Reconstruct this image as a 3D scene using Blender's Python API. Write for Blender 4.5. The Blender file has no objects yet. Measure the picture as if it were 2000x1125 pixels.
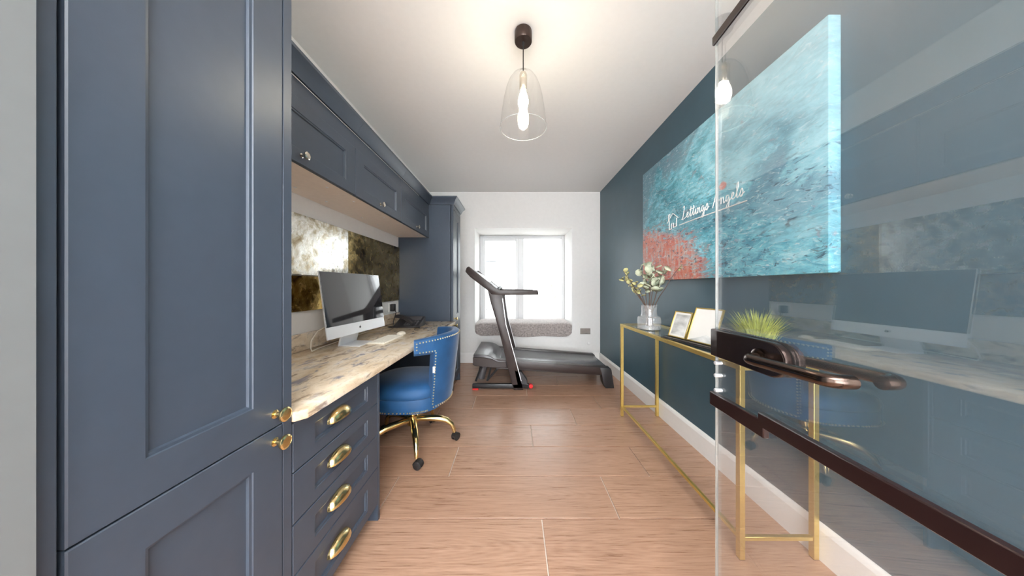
import bpy, bmesh, math, random
from mathutils import Vector, Matrix, noise as mnoise
random.seed(7)
PI = math.pi
S = bpy.context.scene
COL = S.collection

# ------------------------------------------------------------------ camera
CH = 1.13
cam_d = bpy.data.cameras.new('camera'); cam = bpy.data.objects.new('camera', cam_d); COL.objects.link(cam)
cam.location = (0, 0, CH); cam.rotation_euler = (PI/2, 0, 0)
cam_d.sensor_width = 36; cam_d.lens = 525/2000*36
cam_d.shift_x = -4/2000; cam_d.shift_y = -2.5/2000
cam_d.clip_start = 0.02
S.camera = cam
# ------------------------------------------------------------------ world, daylight, added hall fill, exposure
W = bpy.data.worlds.new('world'); S.world = W; W.use_nodes = True
wn = W.node_tree.nodes; wl = W.node_tree.links; wn.clear()
wo = wn.new('ShaderNodeOutputWorld'); wb = wn.new('ShaderNodeBackground')
wb.inputs['Color'].default_value = (0.93, 0.965, 1.0, 1); wb.inputs['Strength'].default_value = 4.9
wl.new(wb.outputs[0], wo.inputs[0])
def area(name, loc, rot, sx, sy, power, color=(1,1,1), portal=False):
    d = bpy.data.lights.new(name, 'AREA'); d.shape = 'RECTANGLE'; d.size = sx; d.size_y = sy
    d.energy = power; d.color = color
    if portal: d.cycles.is_portal = True
    o = bpy.data.objects.new(name, d); COL.objects.link(o); o.location = loc; o.rotation_euler = rot
    return o
area('window_portal', (0.135, 4.72, 1.25), (-PI/2, 0, 0), 1.44, 1.5, 1, portal=True)
area('hall_back_fill', (0.0, -2.57, 1.35), (PI/2, 0, 0), 2.45, 1.95, 28, (0.93, 0.97, 1.0))  # unseen area lamp added behind the camera for flat fill
HALL_FILL_POWER = 50
area('hall_top_fill', (0.1, -1.0, 2.42), (0, 0, 0), 1.6, 1.4, HALL_FILL_POWER, (0.96, 0.98, 1.0))  # invented hall lamp, put in to brighten the room through the doorway
S.view_settings.view_transform = 'Standard'; S.view_settings.look = 'None'
S.view_settings.gamma = 1.0; S.view_settings.use_curve_mapping = False
S.view_settings.exposure = 1.38
S.cycles.transparent_max_bounces = 16
S.cycles.sample_clamp_indirect = 8.0

# ------------------------------------------------------------------ materials
def mat(name, col, rough=0.5, metal=0.0, var=0.06, nscale=30.0, bump=0.0, bscale=120.0, spec=None, coat=0.0, sheen=0.0, stretch=None):
    m = bpy.data.materials.new(name); m.use_nodes = True
    n = m.node_tree.nodes; l = m.node_tree.links
    p = n['Principled BSDF']
    p.inputs['Roughness'].default_value = rough; p.inputs['Metallic'].default_value = metal
    if spec is not None: p.inputs['Specular IOR Level'].default_value = spec
    if coat: p.inputs['Coat Weight'].default_value = coat; p.inputs['Coat Roughness'].default_value = 0.08
    if sheen: p.inputs['Sheen Weight'].default_value = sheen; p.inputs['Sheen Roughness'].default_value = 0.35
    tc = n.new('ShaderNodeTexCoord'); nz = n.new('ShaderNodeTexNoise')
    nz.inputs['Scale'].default_value = nscale; nz.inputs['Detail'].default_value = 4
    src = tc.outputs['Object']
    if stretch:
        mp = n.new('ShaderNodeMapping'); mp.inputs['Scale'].default_value = stretch
        l.new(src, mp.inputs[0]); src = mp.outputs[0]
    l.new(src, nz.inputs['Vector'])
    rp = n.new('ShaderNodeValToRGB')
    a, b = rp.color_ramp.elements
    a.position, b.position = 0.3, 0.7
    a.color = (*[max(0, c*(1-var)) for c in col], 1); b.color = (*[min(1, c*(1+var)) for c in col], 1)
    l.new(nz.outputs['Fac'], rp.inputs[0]); l.new(rp.outputs[0], p.inputs['Base Color'])
    if bump:
        nb = n.new('ShaderNodeTexNoise'); nb.inputs['Scale'].default_value = bscale; nb.inputs['Detail'].default_value = 3
        bp = n.new('ShaderNodeBump'); bp.inputs['Strength'].default_value = bump; bp.inputs['Distance'].default_value = 0.01
        l.new(src, nb.inputs['Vector']); l.new(nb.outputs['Fac'], bp.inputs['Height']); l.new(bp.outputs[0], p.inputs['Normal'])
    return m
def math_n(n, l, op, a, b=None, clamp=False):
    m = n.new('ShaderNodeMath'); m.operation = op; m.use_clamp = clamp
    for i, v in enumerate((a, b)):
        if v is None: continue
        if hasattr(v, 'is_linked'): l.new(v, m.inputs[i])
        else: m.inputs[i].default_value = v
    return m.outputs[0]
def glass(name, ior=1.5, tint=(1,1,1), haze=0.0, hazecol=(.8,.82,.84), rough=0.0, boost=0.0):
    m = bpy.data.materials.new(name); m.use_nodes = True
    n = m.node_tree.nodes; l = m.node_tree.links; n.clear()
    o = n.new('ShaderNodeOutputMaterial'); t = n.new('ShaderNodeBsdfTransparent'); g = n.new('ShaderNodeBsdfGlossy')
    t.inputs[0].default_value = (*tint, 1); g.inputs['Roughness'].default_value = rough
    # Schlick reflectance from |cos| so both faces of the sheet act alike
    r0 = ((ior-1)/(ior+1))**2
    ge = n.new('ShaderNodeNewGeometry'); dp = n.new('ShaderNodeVectorMath'); dp.operation = 'DOT_PRODUCT'
    l.new(ge.outputs['Normal'], dp.inputs[0]); l.new(ge.outputs['Incoming'], dp.inputs[1])
    c1 = math_n(n, l, 'SUBTRACT', 1.0, math_n(n, l, 'ABSOLUTE', dp.outputs['Value']), True)
    fr = math_n(n, l, 'ADD', math_n(n, l, 'MULTIPLY', math_n(n, l, 'POWER', c1, 5.0), 1-r0), r0)
    mx = n.new('ShaderNodeMixShader')
    ad = n.new('ShaderNodeMath'); ad.operation = 'ADD'; ad.use_clamp = True; ad.inputs[1].default_value = boost
    l.new(fr, ad.inputs[0]); l.new(ad.outputs[0], mx.inputs[0]); l.new(t.outputs[0], mx.inputs[1]); l.new(g.outputs[0], mx.inputs[2])
    out = mx
    if haze:
        d = n.new('ShaderNodeBsdfDiffuse'); d.inputs[0].default_value = (*hazecol, 1)
        nz = n.new('ShaderNodeTexNoise'); nz.inputs['Scale'].default_value = 2.5; nz.inputs['Detail'].default_value = 5
        tc = n.new('ShaderNodeTexCoord'); l.new(tc.outputs['Object'], nz.inputs['Vector'])
        mm = n.new('ShaderNodeMath'); mm.operation = 'MULTIPLY'; mm.inputs[1].default_value = haze*2
        l.new(nz.outputs['Fac'], mm.inputs[0])
        m2 = n.new('ShaderNodeMixShader'); l.new(mm.outputs[0], m2.inputs[0]); l.new(mx.outputs[0], m2.inputs[1]); l.new(d.outputs[0], m2.inputs[2]); out = m2
    l.new(out.outputs[0], o.inputs[0])
    return m
def emis(name, col, strength):
    m = bpy.data.materials.new(name); m.use_nodes = True
    n = m.node_tree.nodes; l = m.node_tree.links; n.clear()
    o = n.new('ShaderNodeOutputMaterial'); e = n.new('ShaderNodeEmission')
    e.inputs[0].default_value = (*col, 1); e.inputs[1].default_value = strength
    l.new(e.outputs[0], o.inputs[0]); return m
def ramp(n, stops, interp='LINEAR'):
    r = n.new('ShaderNodeValToRGB'); r.color_ramp.interpolation = interp
    els = r.color_ramp.elements
    while len(els) < len(stops): els.new(0.5)
    for e, (p, c) in zip(els, stops):
        e.position = p; e.color = (*c, 1)
    return r
def mixrgb(n, l, fac, a, b, mode='MIX'):
    m = n.new('ShaderNodeMix'); m.data_type = 'RGBA'; m.blend_type = mode; m.clamp_factor = True
    for sock, v in ((m.inputs[0], fac), (m.inputs[6], a), (m.inputs[7], b)):
        if hasattr(v, 'is_linked'): l.new(v, sock)
        elif isinstance(v, tuple): sock.default_value = (*v, 1)
        else: sock.default_value = v
    return m.outputs[2]
def noise_n(n, l, vec, scale, detail=5, rough=0.55, dist=0.0, mscale=None, loc=None, rot=None):
    if mscale or loc or rot:
        mp = n.new('ShaderNodeMapping')
        if mscale: mp.inputs['Scale'].default_value = mscale
        if loc: mp.inputs['Location'].default_value = loc
        if rot: mp.inputs['Rotation'].default_value = rot
        l.new(vec, mp.inputs[0]); vec = mp.outputs[0]
    z = n.new('ShaderNodeTexNoise'); z.inputs['Scale'].default_value = scale; z.inputs['Detail'].default_value = detail
    z.inputs['Roughness'].default_value = rough; z.inputs['Distortion'].default_value = dist
    l.new(vec, z.inputs['Vector']); return z.outputs['Fac']
def smooth(n, l, v, a, b):
    m = n.new('ShaderNodeMapRange'); m.interpolation_type = 'SMOOTHSTEP'
    l.new(v, m.inputs[0]); m.inputs[1].default_value = a; m.inputs[2].default_value = b
    return m.outputs[0]

def tile_material():
    m = bpy.data.materials.new('wood_look_porcelain'); m.use_nodes = True
    n = m.node_tree.nodes; l = m.node_tree.links; p = n['Principled BSDF']
    tc = n.new('ShaderNodeTexCoord'); oi = n.new('ShaderNodeObjectInfo')
    cb = n.new('ShaderNodeCombineXYZ')
    l.new(math_n(n, l, 'MULTIPLY', oi.outputs['Random'], 37.0), cb.inputs[2])
    va = n.new('ShaderNodeVectorMath'); va.operation = 'ADD'
    l.new(tc.outputs['Object'], va.inputs[0]); l.new(cb.outputs[0], va.inputs[1])
    vec = va.outputs[0]
    fine = noise_n(n, l, vec, 9, 9, 0.7, 0.3, (0.6, 14, 1))
    broad = noise_n(n, l, vec, 2.2, 4, 0.5, 0.6, (1, 4, 1))
    # cathedral rings from a warped wave
    wv = n.new('ShaderNodeTexWave'); wv.wave_type = 'RINGS'; wv.rings_direction = 'Z'
    mp = n.new('ShaderNodeMapping'); mp.inputs['Scale'].default_value = (0.7, 5.0, 0.4); l.new(vec, mp.inputs[0]); l.new(mp.outputs[0], wv.inputs['Vector'])
    wv.inputs['Scale'].default_value = 6; wv.inputs['Distortion'].default_value = 6; wv.inputs['Detail'].default_value = 4
    r1 = ramp(n, [(0.32, (0.19, 0.098, 0.060)), (0.5, (0.38, 0.222, 0.145)), (0.68, (0.51, 0.325, 0.225))])
    l.new(fine, r1.inputs[0])
    c = mixrgb(n, l, smooth(n, l, broad, 0.35, 0.7), r1.outputs[0], (0.40, 0.235, 0.155), 'MIX')
    c = mixrgb(n, l, 0.5, r1.outputs[0], c)
    ringf = math_n(n, l, 'MULTIPLY', wv.outputs['Fac'], 0.16)
    c = mixrgb(n, l, ringf, c, (0.62, 0.42, 0.30))
    tone = math_n(n, l, 'MULTIPLY', oi.outputs['Random'], 0.25)
    c = mixrgb(n, l, tone, c, (0.36, 0.19, 0.12))
    l.new(c, p.inputs['Base Color'])
    rr = ramp(n, [(0.3, (0.25,)*3), (0.7, (0.36,)*3)]); l.new(fine, rr.inputs[0]); l.new(rr.outputs[0], p.inputs['Roughness'])
    bp = n.new('ShaderNodeBump'); bp.inputs['Strength'].default_value = 0.12; bp.inputs['Distance'].default_value = 0.004
    l.new(fine, bp.inputs['Height']); l.new(bp.outputs[0], p.inputs['Normal'])
    return m
def granite_material():
    m = bpy.data.materials.new('cream_granite'); m.use_nodes = True
    n = m.node_tree.nodes; l = m.node_tree.links; p = n['Principled BSDF']
    tc = n.new('ShaderNodeTexCoord'); v = tc.outputs['Object']
    a = noise_n(n, l, v, 5, 6, 0.6, 0.8, (2.0, 1.0, 2.0), rot=(0, 0, 0.25))
    r = ramp(n, [(0.25, (0.42, 0.30, 0.19)), (0.42, (0.68, 0.54, 0.38)), (0.58, (0.80, 0.68, 0.52)), (0.75, (0.74, 0.70, 0.68))])
    l.new(a, r.inputs[0])
    b = noise_n(n, l, v, 11, 5, 0.6, 0.5, (2.2, 0.7, 2.0), rot=(0, 0, 0.3))
    c = mixrgb(n, l, math_n(n, l, 'MULTIPLY', smooth(n, l, b, 0.54, 0.68), 0.75), r.outputs[0], (0.20, 0.14, 0.11))
    d = noise_n(n, l, v, 8, 6, 0.6, 0.6, (2.4, 0.9, 2.0), loc=(3, 5, 1), rot=(0, 0, 0.2))
    c = mixrgb(n, l, math_n(n, l, 'MULTIPLY', smooth(n, l, d, 0.55, 0.70), 0.8), c, (0.19, 0.20, 0.27))
    e = noise_n(n, l, v, 60, 3, 0.6)
    c = mixrgb(n, l, math_n(n, l, 'MULTIPLY', smooth(n, l, e, 0.55, 0.7), 0.3), c, (0.34, 0.25, 0.17))
    l.new(c, p.inputs['Base Color']); p.inputs['Roughness'].default_value = 0.16
    return m
def antique_material(name, silver, bronze, dark, s_lo, s_hi):
    m = bpy.data.materials.new(name); m.use_nodes = True
    n = m.node_tree.nodes; l = m.node_tree.links; p = n['Principled BSDF']
    tc = n.new('ShaderNodeTexCoord'); v = tc.outputs['Object']
    a = noise_n(n, l, v, 7, 7, 0.65, 1.2)
    b = noise_n(n, l, v, 22, 5, 0.6, 0.6, loc=(4, 2, 7))
    s = math_n(n, l, 'ADD', math_n(n, l, 'MULTIPLY', a, 0.7), math_n(n, l, 'MULTIPLY', b, 0.3))
    r = ramp(n, [(s_lo-0.10, dark), (s_lo, bronze), (s_hi, silver)])
    l.new(s, r.inputs[0]); l.new(r.outputs[0], p.inputs['Base Color'])
    p.inputs['Metallic'].default_value = 1.0
    rr = ramp(n, [(0.4, (0.10,)*3), (0.6, (0.30,)*3)]); l.new(b, rr.inputs[0]); l.new(rr.outputs[0], p.inputs['Roughness'])
    bp = n.new('ShaderNodeBump'); bp.inputs['Strength'].default_value = 0.06; bp.inputs['Distance'].default_value = 0.01
    l.new(a, bp.inputs['Height']); l.new(bp.outputs[0], p.inputs['Normal'])
    return m
def painting_material():
    m = bpy.data.materials.new('abstract_paint'); m.use_nodes = True
    n = m.node_tree.nodes; l = m.node_tree.links; p = n['Principled BSDF']
    tc = n.new('ShaderNodeTexCoord'); sx = n.new('ShaderNodeSeparateXYZ'); l.new(tc.outputs['Object'], sx.inputs[0])
    # u: 0 at the far end .. 1 at the near end, w: 0 bottom .. 1 top
    u = math_n(n, l, 'ADD', math_n(n, l, 'MULTIPLY', sx.outputs[1], -1/1.52), 0.5)
    w = math_n(n, l, 'ADD', math_n(n, l, 'MULTIPLY', sx.outputs[2], 1/1.0), 0.5)
    cb = n.new('ShaderNodeCombineXYZ'); l.new(math_n(n, l, 'MULTIPLY', u, 1.5), cb.inputs[0]); l.new(w, cb.inputs[1]); l.new(sx.outputs[0], cb.inputs[2])
    v = cb.outputs[0]
    big = noise_n(n, l, v, 2.4, 6, 0.6, 0.8)
    strokes = noise_n(n, l, v, 9, 10, 0.75, 1.0, (1, 2.6, 1), rot=(0, 0, -0.5))
    strokes2 = noise_n(n, l, v, 20, 9, 0.72, 1.4, (1, 3.0, 1), loc=(5, 2, 0), rot=(0, 0, -0.45))
    drips = noise_n(n, l, v, 12, 6, 0.6, 0.4, (3.0, 0.8, 1), loc=(1, 8, 0))
    r = ramp(n, [(0.34, (0.025, 0.13, 0.20)), (0.45, (0.07, 0.34, 0.45)), (0.54, (0.20, 0.60, 0.72)), (0.66, (0.52, 0.84, 0.90))])
    s = math_n(n, l, 'ADD', math_n(n, l, 'MULTIPLY', big, 0.45), math_n(n, l, 'MULTIPLY', strokes, 0.55))
    l.new(s, r.inputs[0]); c = r.outputs[0]
    # paler toward the upper near part
    pale = math_n(n, l, 'ADD', math_n(n, l, 'MULTIPLY', u, 0.55), math_n(n, l, 'MULTIPLY', w, 0.6))
    pale = math_n(n, l, 'ADD', pale, math_n(n, l, 'MULTIPLY', math_n(n, l, 'SUBTRACT', big, 0.5), 1.3))
    c = mixrgb(n, l, math_n(n, l, 'MULTIPLY', smooth(n, l, pale, 0.55, 1.0), 0.42), c, (0.56, 0.82, 0.90))
    # slate-blue clouds: upper left and a middle band
    d1 = math_n(n, l, 'SUBTRACT', math_n(n, l, 'SUBTRACT', w, math_n(n, l, 'MULTIPLY', u, 0.9)), 0.42)
    d1 = math_n(n, l, 'ADD', d1, math_n(n, l, 'MULTIPLY', math_n(n, l, 'SUBTRACT', big, 0.5), 2.4))
    c = mixrgb(n, l, math_n(n, l, 'MULTIPLY', smooth(n, l, d1, 0.08, 0.34), 0.8), c, (0.13, 0.25, 0.34))
    band = math_n(n, l, 'ABSOLUTE', math_n(n, l, 'SUBTRACT', math_n(n, l, 'ADD', w, math_n(n, l, 'MULTIPLY', math_n(n, l, 'SUBTRACT', big, 0.5), 0.9)), 0.36))
    bandm = math_n(n, l, 'MULTIPLY', math_n(n, l, 'SUBTRACT', 1.0, smooth(n, l, band, 0.02, 0.13)), smooth(n, l, u, 0.22, 0.48))
    c = mixrgb(n, l, math_n(n, l, 'MULTIPLY', bandm, 0.6), c, (0.14, 0.28, 0.37))
    # coral corner, bottom far end, and one fleck
    du = math_n(n, l, 'MULTIPLY', u, 1.45); dw = math_n(n, l, 'MULTIPLY', w, 1.8)
    dist = math_n(n, l, 'ADD', math_n(n, l, 'MULTIPLY', du, du), math_n(n, l, 'MULTIPLY', dw, dw))
    dist = math_n(n, l, 'ADD', dist, math_n(n, l, 'MULTIPLY', math_n(n, l, 'SUBTRACT', strokes, 0.5), 1.6))
    corm = math_n(n, l, 'SUBTRACT', 1.0, smooth(n, l, dist, 0.42, 0.80))
    rc = ramp(n, [(0.35, (0.68, 0.09, 0.04)), (0.50, (0.72, 0.20, 0.12)), (0.60, (0.68, 0.36, 0.29)), (0.72, (0.45, 0.48, 0.55))])
    l.new(drips, rc.inputs[0])
    c = mixrgb(n, l, math_n(n, l, 'MULTIPLY', corm, 0.95), c, rc.outputs[0])
    fu = math_n(n, l, 'MULTIPLY', math_n(n, l, 'SUBTRACT', u, 0.648), 42.0); fw = math_n(n, l, 'MULTIPLY', math_n(n, l, 'SUBTRACT', w, 0.535), 34.0)
    fd = math_n(n, l, 'ADD', math_n(n, l, 'ADD', math_n(n, l, 'MULTIPLY', fu, fu), math_n(n, l, 'MULTIPLY', fw, fw)), math_n(n, l, 'MULTIPLY', math_n(n, l, 'SUBTRACT', strokes, 0.5), 2.0))
    c = mixrgb(n, l, math_n(n, l, 'SUBTRACT', 1.0, smooth(n, l, fd, 0.3, 0.8)), c, (0.66, 0.17, 0.11))
    # pale and dark strokes
    c = mixrgb(n, l, math_n(n, l, 'MULTIPLY', smooth(n, l, strokes2, 0.54, 0.64), 0.65), c, (0.74, 0.83, 0.85))
    dk = noise_n(n, l, v, 16, 8, 0.7, 1.2, (1, 2.2, 1), loc=(9, 4, 0), rot=(0, 0, -0.5))
    region = math_n(n, l, 'SUBTRACT', 1.0, smooth(n, l, w, 0.35, 0.85))
    c = mixrgb(n, l, math_n(n, l, 'MULTIPLY', math_n(n, l, 'MULTIPLY', smooth(n, l, dk, 0.55, 0.64), region), 0.85), c, (0.025, 0.06, 0.10))
    mv = noise_n(n, l, v, 6, 7, 0.7, 1.0, (1, 2.0, 1), loc=(2, 13, 0), rot=(0, 0, -0.4))
    c = mixrgb(n, l, math_n(n, l, 'MULTIPLY', smooth(n, l, mv, 0.60, 0.68), 0.5), c, (0.40, 0.25, 0.30))
    l.new(c, p.inputs['Base Color']); p.inputs['Roughness'].default_value = 0.5
    bp = n.new('ShaderNodeBump'); bp.inputs['Strength'].default_value = 0.35; bp.inputs['Distance'].default_value = 0.006
    l.new(strokes2, bp.inputs['Height']); l.new(bp.outputs[0], p.inputs['Normal'])
    return m

M = dict(
    cab=mat('slate_blue_paint', (0.046, 0.062, 0.088), 0.38, var=0.03, bump=0.015, bscale=400),
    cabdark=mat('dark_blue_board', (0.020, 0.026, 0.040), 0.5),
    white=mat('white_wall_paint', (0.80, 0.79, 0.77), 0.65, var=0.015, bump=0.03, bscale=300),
    ceil=mat('ceiling_paint', (0.83, 0.82, 0.81), 0.7, var=0.01),
    blue=mat('teal_wall_paint', (0.045, 0.100, 0.136), 0.42, var=0.05, nscale=6, bump=0.03, bscale=250),
    skirt=mat('white_gloss_trim', (0.86, 0.85, 0.83), 0.3, var=0.01),
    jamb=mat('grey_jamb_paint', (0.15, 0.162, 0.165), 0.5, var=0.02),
    cream=mat('cream_board', (0.90, 0.80, 0.71), 0.4, var=0.03),
    tile=tile_material(), granite=granite_material(),
    grout=mat('grout', (0.78, 0.70, 0.62), 0.8),
    gold=mat('polished_brass', (0.84, 0.66, 0.32), 0.20, 1.0, var=0.04),
    brush=mat('brushed_gold_steel', (0.72, 0.53, 0.17), 0.34, 0.85, var=0.05, nscale=60),
    silver=mat('satin_nickel', (0.70, 0.64, 0.55), 0.22, 1.0),
    bronze=mat('black_bronze', (0.045, 0.030, 0.026), 0.22, 0.75, var=0.08),
    bronzel=mat('polished_bronze', (0.10, 0.072, 0.060), 0.2, 1.0, var=0.08),
    rail=mat('dark_brown_rail', (0.020, 0.008, 0.008), 0.28, 0.2),
    velvet=mat('blue_velvet', (0.008, 0.068, 0.185), 0.62, var=0.18, nscale=9, bump=0.08, bscale=500, sheen=0.3),
    nail=mat('brass_nail', (0.95, 0.84, 0.60), 0.35, 1.0),
    rubber=mat('black_rubber', (0.018, 0.016, 0.016), 0.55),
    blackp=mat('black_plastic', (0.022, 0.021, 0.023), 0.38),
    tread=mat('treadmill_frame', (0.032, 0.021, 0.019), 0.40, var=0.08),
    treadhood=mat('treadmill_hood', (0.085, 0.080, 0.085), 0.30),
    belt=mat('running_belt', (0.10, 0.103, 0.11), 0.20, bump=0.1, bscale=600),
    red=mat('red_plastic', (0.65, 0.02, 0.02), 0.4),
    alu=mat('silver_aluminium', (0.78, 0.79, 0.81), 0.30, 0.35, var=0.01),
    screen=mat('glossy_screen', (0.010, 0.011, 0.015), 0.035, spec=0.9, coat=1.0),
    ivory=mat('ivory_plastic', (0.80, 0.74, 0.62), 0.35, var=0.02),
    key=mat('white_keys', (0.84, 0.80, 0.70), 0.4, var=0.01),
    wframe=mat('white_upvc', (0.70, 0.71, 0.72), 0.3, var=0.01),
    fur=mat('grey_fur', (0.42, 0.37, 0.35), 0.9, var=0.35, nscale=45, bump=0.8, bscale=220, sheen=0.6),
    socket=mat('brushed_steel_plate', (0.30, 0.27, 0.245), 0.35, 0.6),
    door_glass=glass('door_glass', 2.6, (0.98, 0.985, 0.985), haze=0.025),
    edge_glass=mat('polished_glass_edge', (0.50, 0.54, 0.53), 0.08, var=0.05, coat=1.0),
    win_glass=glass('window_glass', 1.45),
    table_glass=glass('table_glass', 1.6, (0.90, 0.955, 0.95)),
    vase_glass=glass('vase_glass', 1.7, (0.93, 0.95, 0.95), haze=0.20, hazecol=(.95, .96, .97), boost=0.06),
    shade_glass=glass('shade_glass', 1.55, (0.985, 0.985, 0.98), boost=0.015),
    bulb=emis('lit_bulb', (1.0, 0.90, 0.70), 70.0),
    stem=mat('woody_stem', (0.11, 0.075, 0.06), 0.7),
    leaf=mat('eucalyptus_leaf', (0.50, 0.54, 0.40), 0.55, var=0.22, nscale=12),
    leaf2=mat('olive_leaf', (0.46, 0.44, 0.20), 0.55, var=0.25, nscale=12),
    grass=mat('grass_blade', (0.46, 0.52, 0.10), 0.5, var=0.4, nscale=25),
    paper=mat('white_card', (0.86, 0.85, 0.82), 0.35, var=0.03, nscale=8),
    print=mat('grey_print', (0.62, 0.63, 0.62), 0.35, var=0.4, nscale=10, stretch=(1, 6, 1)),
    paint=painting_material(),
    ink=mat('white_lettering', (0.92, 0.92, 0.90), 0.5, var=0.01),
    render=mat('outdoor_render', (0.52, 0.53, 0.52), 0.8, var=0.05, nscale=3),
    stone=mat('outdoor_paving', (0.40, 0.39, 0.37), 0.8, var=0.08, nscale=4),
    greyframe=mat('grey_outdoor_frame', (0.20, 0.21, 0.22), 0.5),
    lampblack=mat('dark_bronze_canopy', (0.055, 0.035, 0.028), 0.32, 0.6),
)
MIRRORS = [antique_material('antique_silver', (0.80, 0.78, 0.72), (0.46, 0.40, 0.29), (0.22, 0.16, 0.09), 0.44, 0.54),
           antique_material('antique_bronze', (0.42, 0.33, 0.16), (0.24, 0.165, 0.055), (0.035, 0.022, 0.010), 0.49, 0.62),
           antique_material('antique_amber', (0.60, 0.42, 0.15), (0.28, 0.17, 0.04), (0.05, 0.022, 0.008), 0.47, 0.60)]

# ------------------------------------------------------------------ mesh helpers
class B:
    def __init__(s): s.bm = bmesh.new()
    def face(s, pts):
        return s.bm.faces.new([s.bm.verts.new(p) for p in pts])
    def box(s, a, b, bev=0.0, seg=2):
        x0, y0, z0 = [min(a[i], b[i]) for i in range(3)]; x1, y1, z1 = [max(a[i], b[i]) for i in range(3)]
        v = [s.bm.verts.new(p) for p in ((x0,y0,z0),(x1,y0,z0),(x1,y1,z0),(x0,y1,z0),(x0,y0,z1),(x1,y0,z1),(x1,y1,z1),(x0,y1,z1))]
        fs = [s.bm.faces.new([v[i] for i in q]) for q in ((3,2,1,0),(4,5,6,7),(0,1,5,4),(1,2,6,5),(2,3,7,6),(3,0,4,7))]
        if bev:
            es = list({e for f in fs for e in f.edges})
            bmesh.ops.bevel(s.bm, geom=es, offset=bev, segments=seg, affect='EDGES', profile=0.5)
        return s
    def prism(s, poly, axis, a, b, bev=0.0, seg=2):
        # poly of 2-D points extruded along an axis; the other two axes in order
        def P(p, t):
            q = list(p); q.insert(axis, t); return q
        va = [s.bm.verts.new(P(p, a)) for p in poly]; vb = [s.bm.verts.new(P(p, b)) for p in poly]
        fs = [s.bm.faces.new(va), s.bm.faces.new(list(reversed(vb)))]
        k = len(poly)
        for i in range(k): fs.append(s.bm.faces.new((va[i], vb[i], vb[(i+1) % k], va[(i+1) % k])))
        bmesh.ops.recalc_face_normals(s.bm, faces=fs)
        if bev:
            es = list({e for f in fs for e in f.edges})
            bmesh.ops.bevel(s.bm, geom=es, offset=bev, segments=seg, affect='EDGES', profile=0.5)
        return s
    def rings(s, loops, cap0=True, cap1=True, closed=True):
        vs = [[s.bm.verts.new(p) for p in L] for L in loops]
        k = len(vs[0]); fs = []
        for a, b in zip(vs, vs[1:]):
            for i in range(k if closed else k-1):
                fs.append(s.bm.faces.new((a[i], a[(i+1) % k], b[(i+1) % k], b[i])))
        if cap0: fs.append(s.bm.faces.new(list(reversed(vs[0]))))
        if cap1: fs.append(s.bm.faces.new(vs[-1]))
        bmesh.ops.recalc_face_normals(s.bm, faces=fs)
        return s
    def lathe(s, prof, c=(0,0,0), seg=24, axis=2, cap0=True, cap1=True, sx=1.0, sy=1.0):
        L = []
        for r, t in prof:
            ring = []
            for i in range(seg):
                a = 2*PI*i/seg; p = [r*math.cos(a)*sx, r*math.sin(a)*sy]; p.insert(axis, t)
                ring.append((p[0]+c[0], p[1]+c[1], p[2]+c[2]))
            L.append(ring)
        return s.rings(L, cap0, cap1)
    def tube(s, pts, r, seg=10, caps=True):
        pts = [Vector(p) for p in pts]; n = len(pts)
        rs = r if isinstance(r, (list, tuple)) else [r]*n
        L = []; up = None
        for i, p in enumerate(pts):
            d = (pts[min(i+1, n-1)]-pts[max(i-1, 0)]).normalized()
            if up is None:
                up = Vector((0,0,1)) if abs(d.z) < 0.9 else Vector((1,0,0))
            x = d.cross(up); x.normalize(); up = x.cross(d).normalized()
            L.append([p+rs[i]*(math.cos(2*PI*k/seg)*x+math.sin(2*PI*k/seg)*up) for k in range(seg)])
        return s.rings(L, caps, caps)
    def ball(s, c, r, seg=12, sc=(1,1,1)):
        prof = [(max(1e-4, math.sin(PI*i/(seg//2)))*r, -math.cos(PI*i/(seg//2))*r) for i in range(seg//2+1)]
        L = [[(c[0]+rr*math.cos(2*PI*k/seg)*sc[0], c[1]+rr*math.sin(2*PI*k/seg)*sc[1], c[2]+t*sc[2]) for k in range(seg)] for rr, t in prof]
        return s.rings(L)
    def xf(s, mtx):
        s.bm.transform(mtx); return s
def wpos(o):
    v = Vector((0,0,0))
    while o: v += o.location; o = o.parent
    return v
def obj(name, b, m, parent=None, local=False, sm=True, label=None):
    bm = b.bm
    me = bpy.data.meshes.new(name)
    if parent is not None:
        if not local: bm.transform(Matrix.Translation(-wpos(parent)))
        loc = Vector((0,0,0))
    else:
        xs = [v.co for v in bm.verts]
        lo = [min(c[i] for c in xs) for i in range(3)]; hi = [max(c[i] for c in xs) for i in range(3)]
        loc = Vector(((lo[0]+hi[0])/2, (lo[1]+hi[1])/2, lo[2])); bm.transform(Matrix.Translation(-loc))
    bmesh.ops.recalc_face_normals(bm, faces=bm.faces[:])
    bm.to_mesh(me); bm.free(); me.materials.append(m)
    if sm:
        for p in me.polygons: p.use_smooth = True
        try: me.set_sharp_from_angle(angle=math.radians(38))
        except Exception: pass
    o = bpy.data.objects.new(name, me); COL.objects.link(o); o.location = loc
    if parent is not None: o.parent = parent
    if label: o['label'] = label
    return o
def thing(name, label, cat, loc=(0,0,0), rz=0.0, group=None):
    o = bpy.data.objects.new(name, None); COL.objects.link(o); o.empty_display_size = 0.05
    o.location = loc; o.rotation_euler = (0, 0, rz); o['label'] = label; o['category'] = cat
    if group: o['group'] = group
    return o
def tag(o, label, cat, group=None):
    o['label'] = label; o['category'] = cat
    if group: o['group'] = group
    return o
def struct(o, label, cat):
    o['kind'] = 'structure'; o['label'] = label; o['category'] = cat; return o

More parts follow.
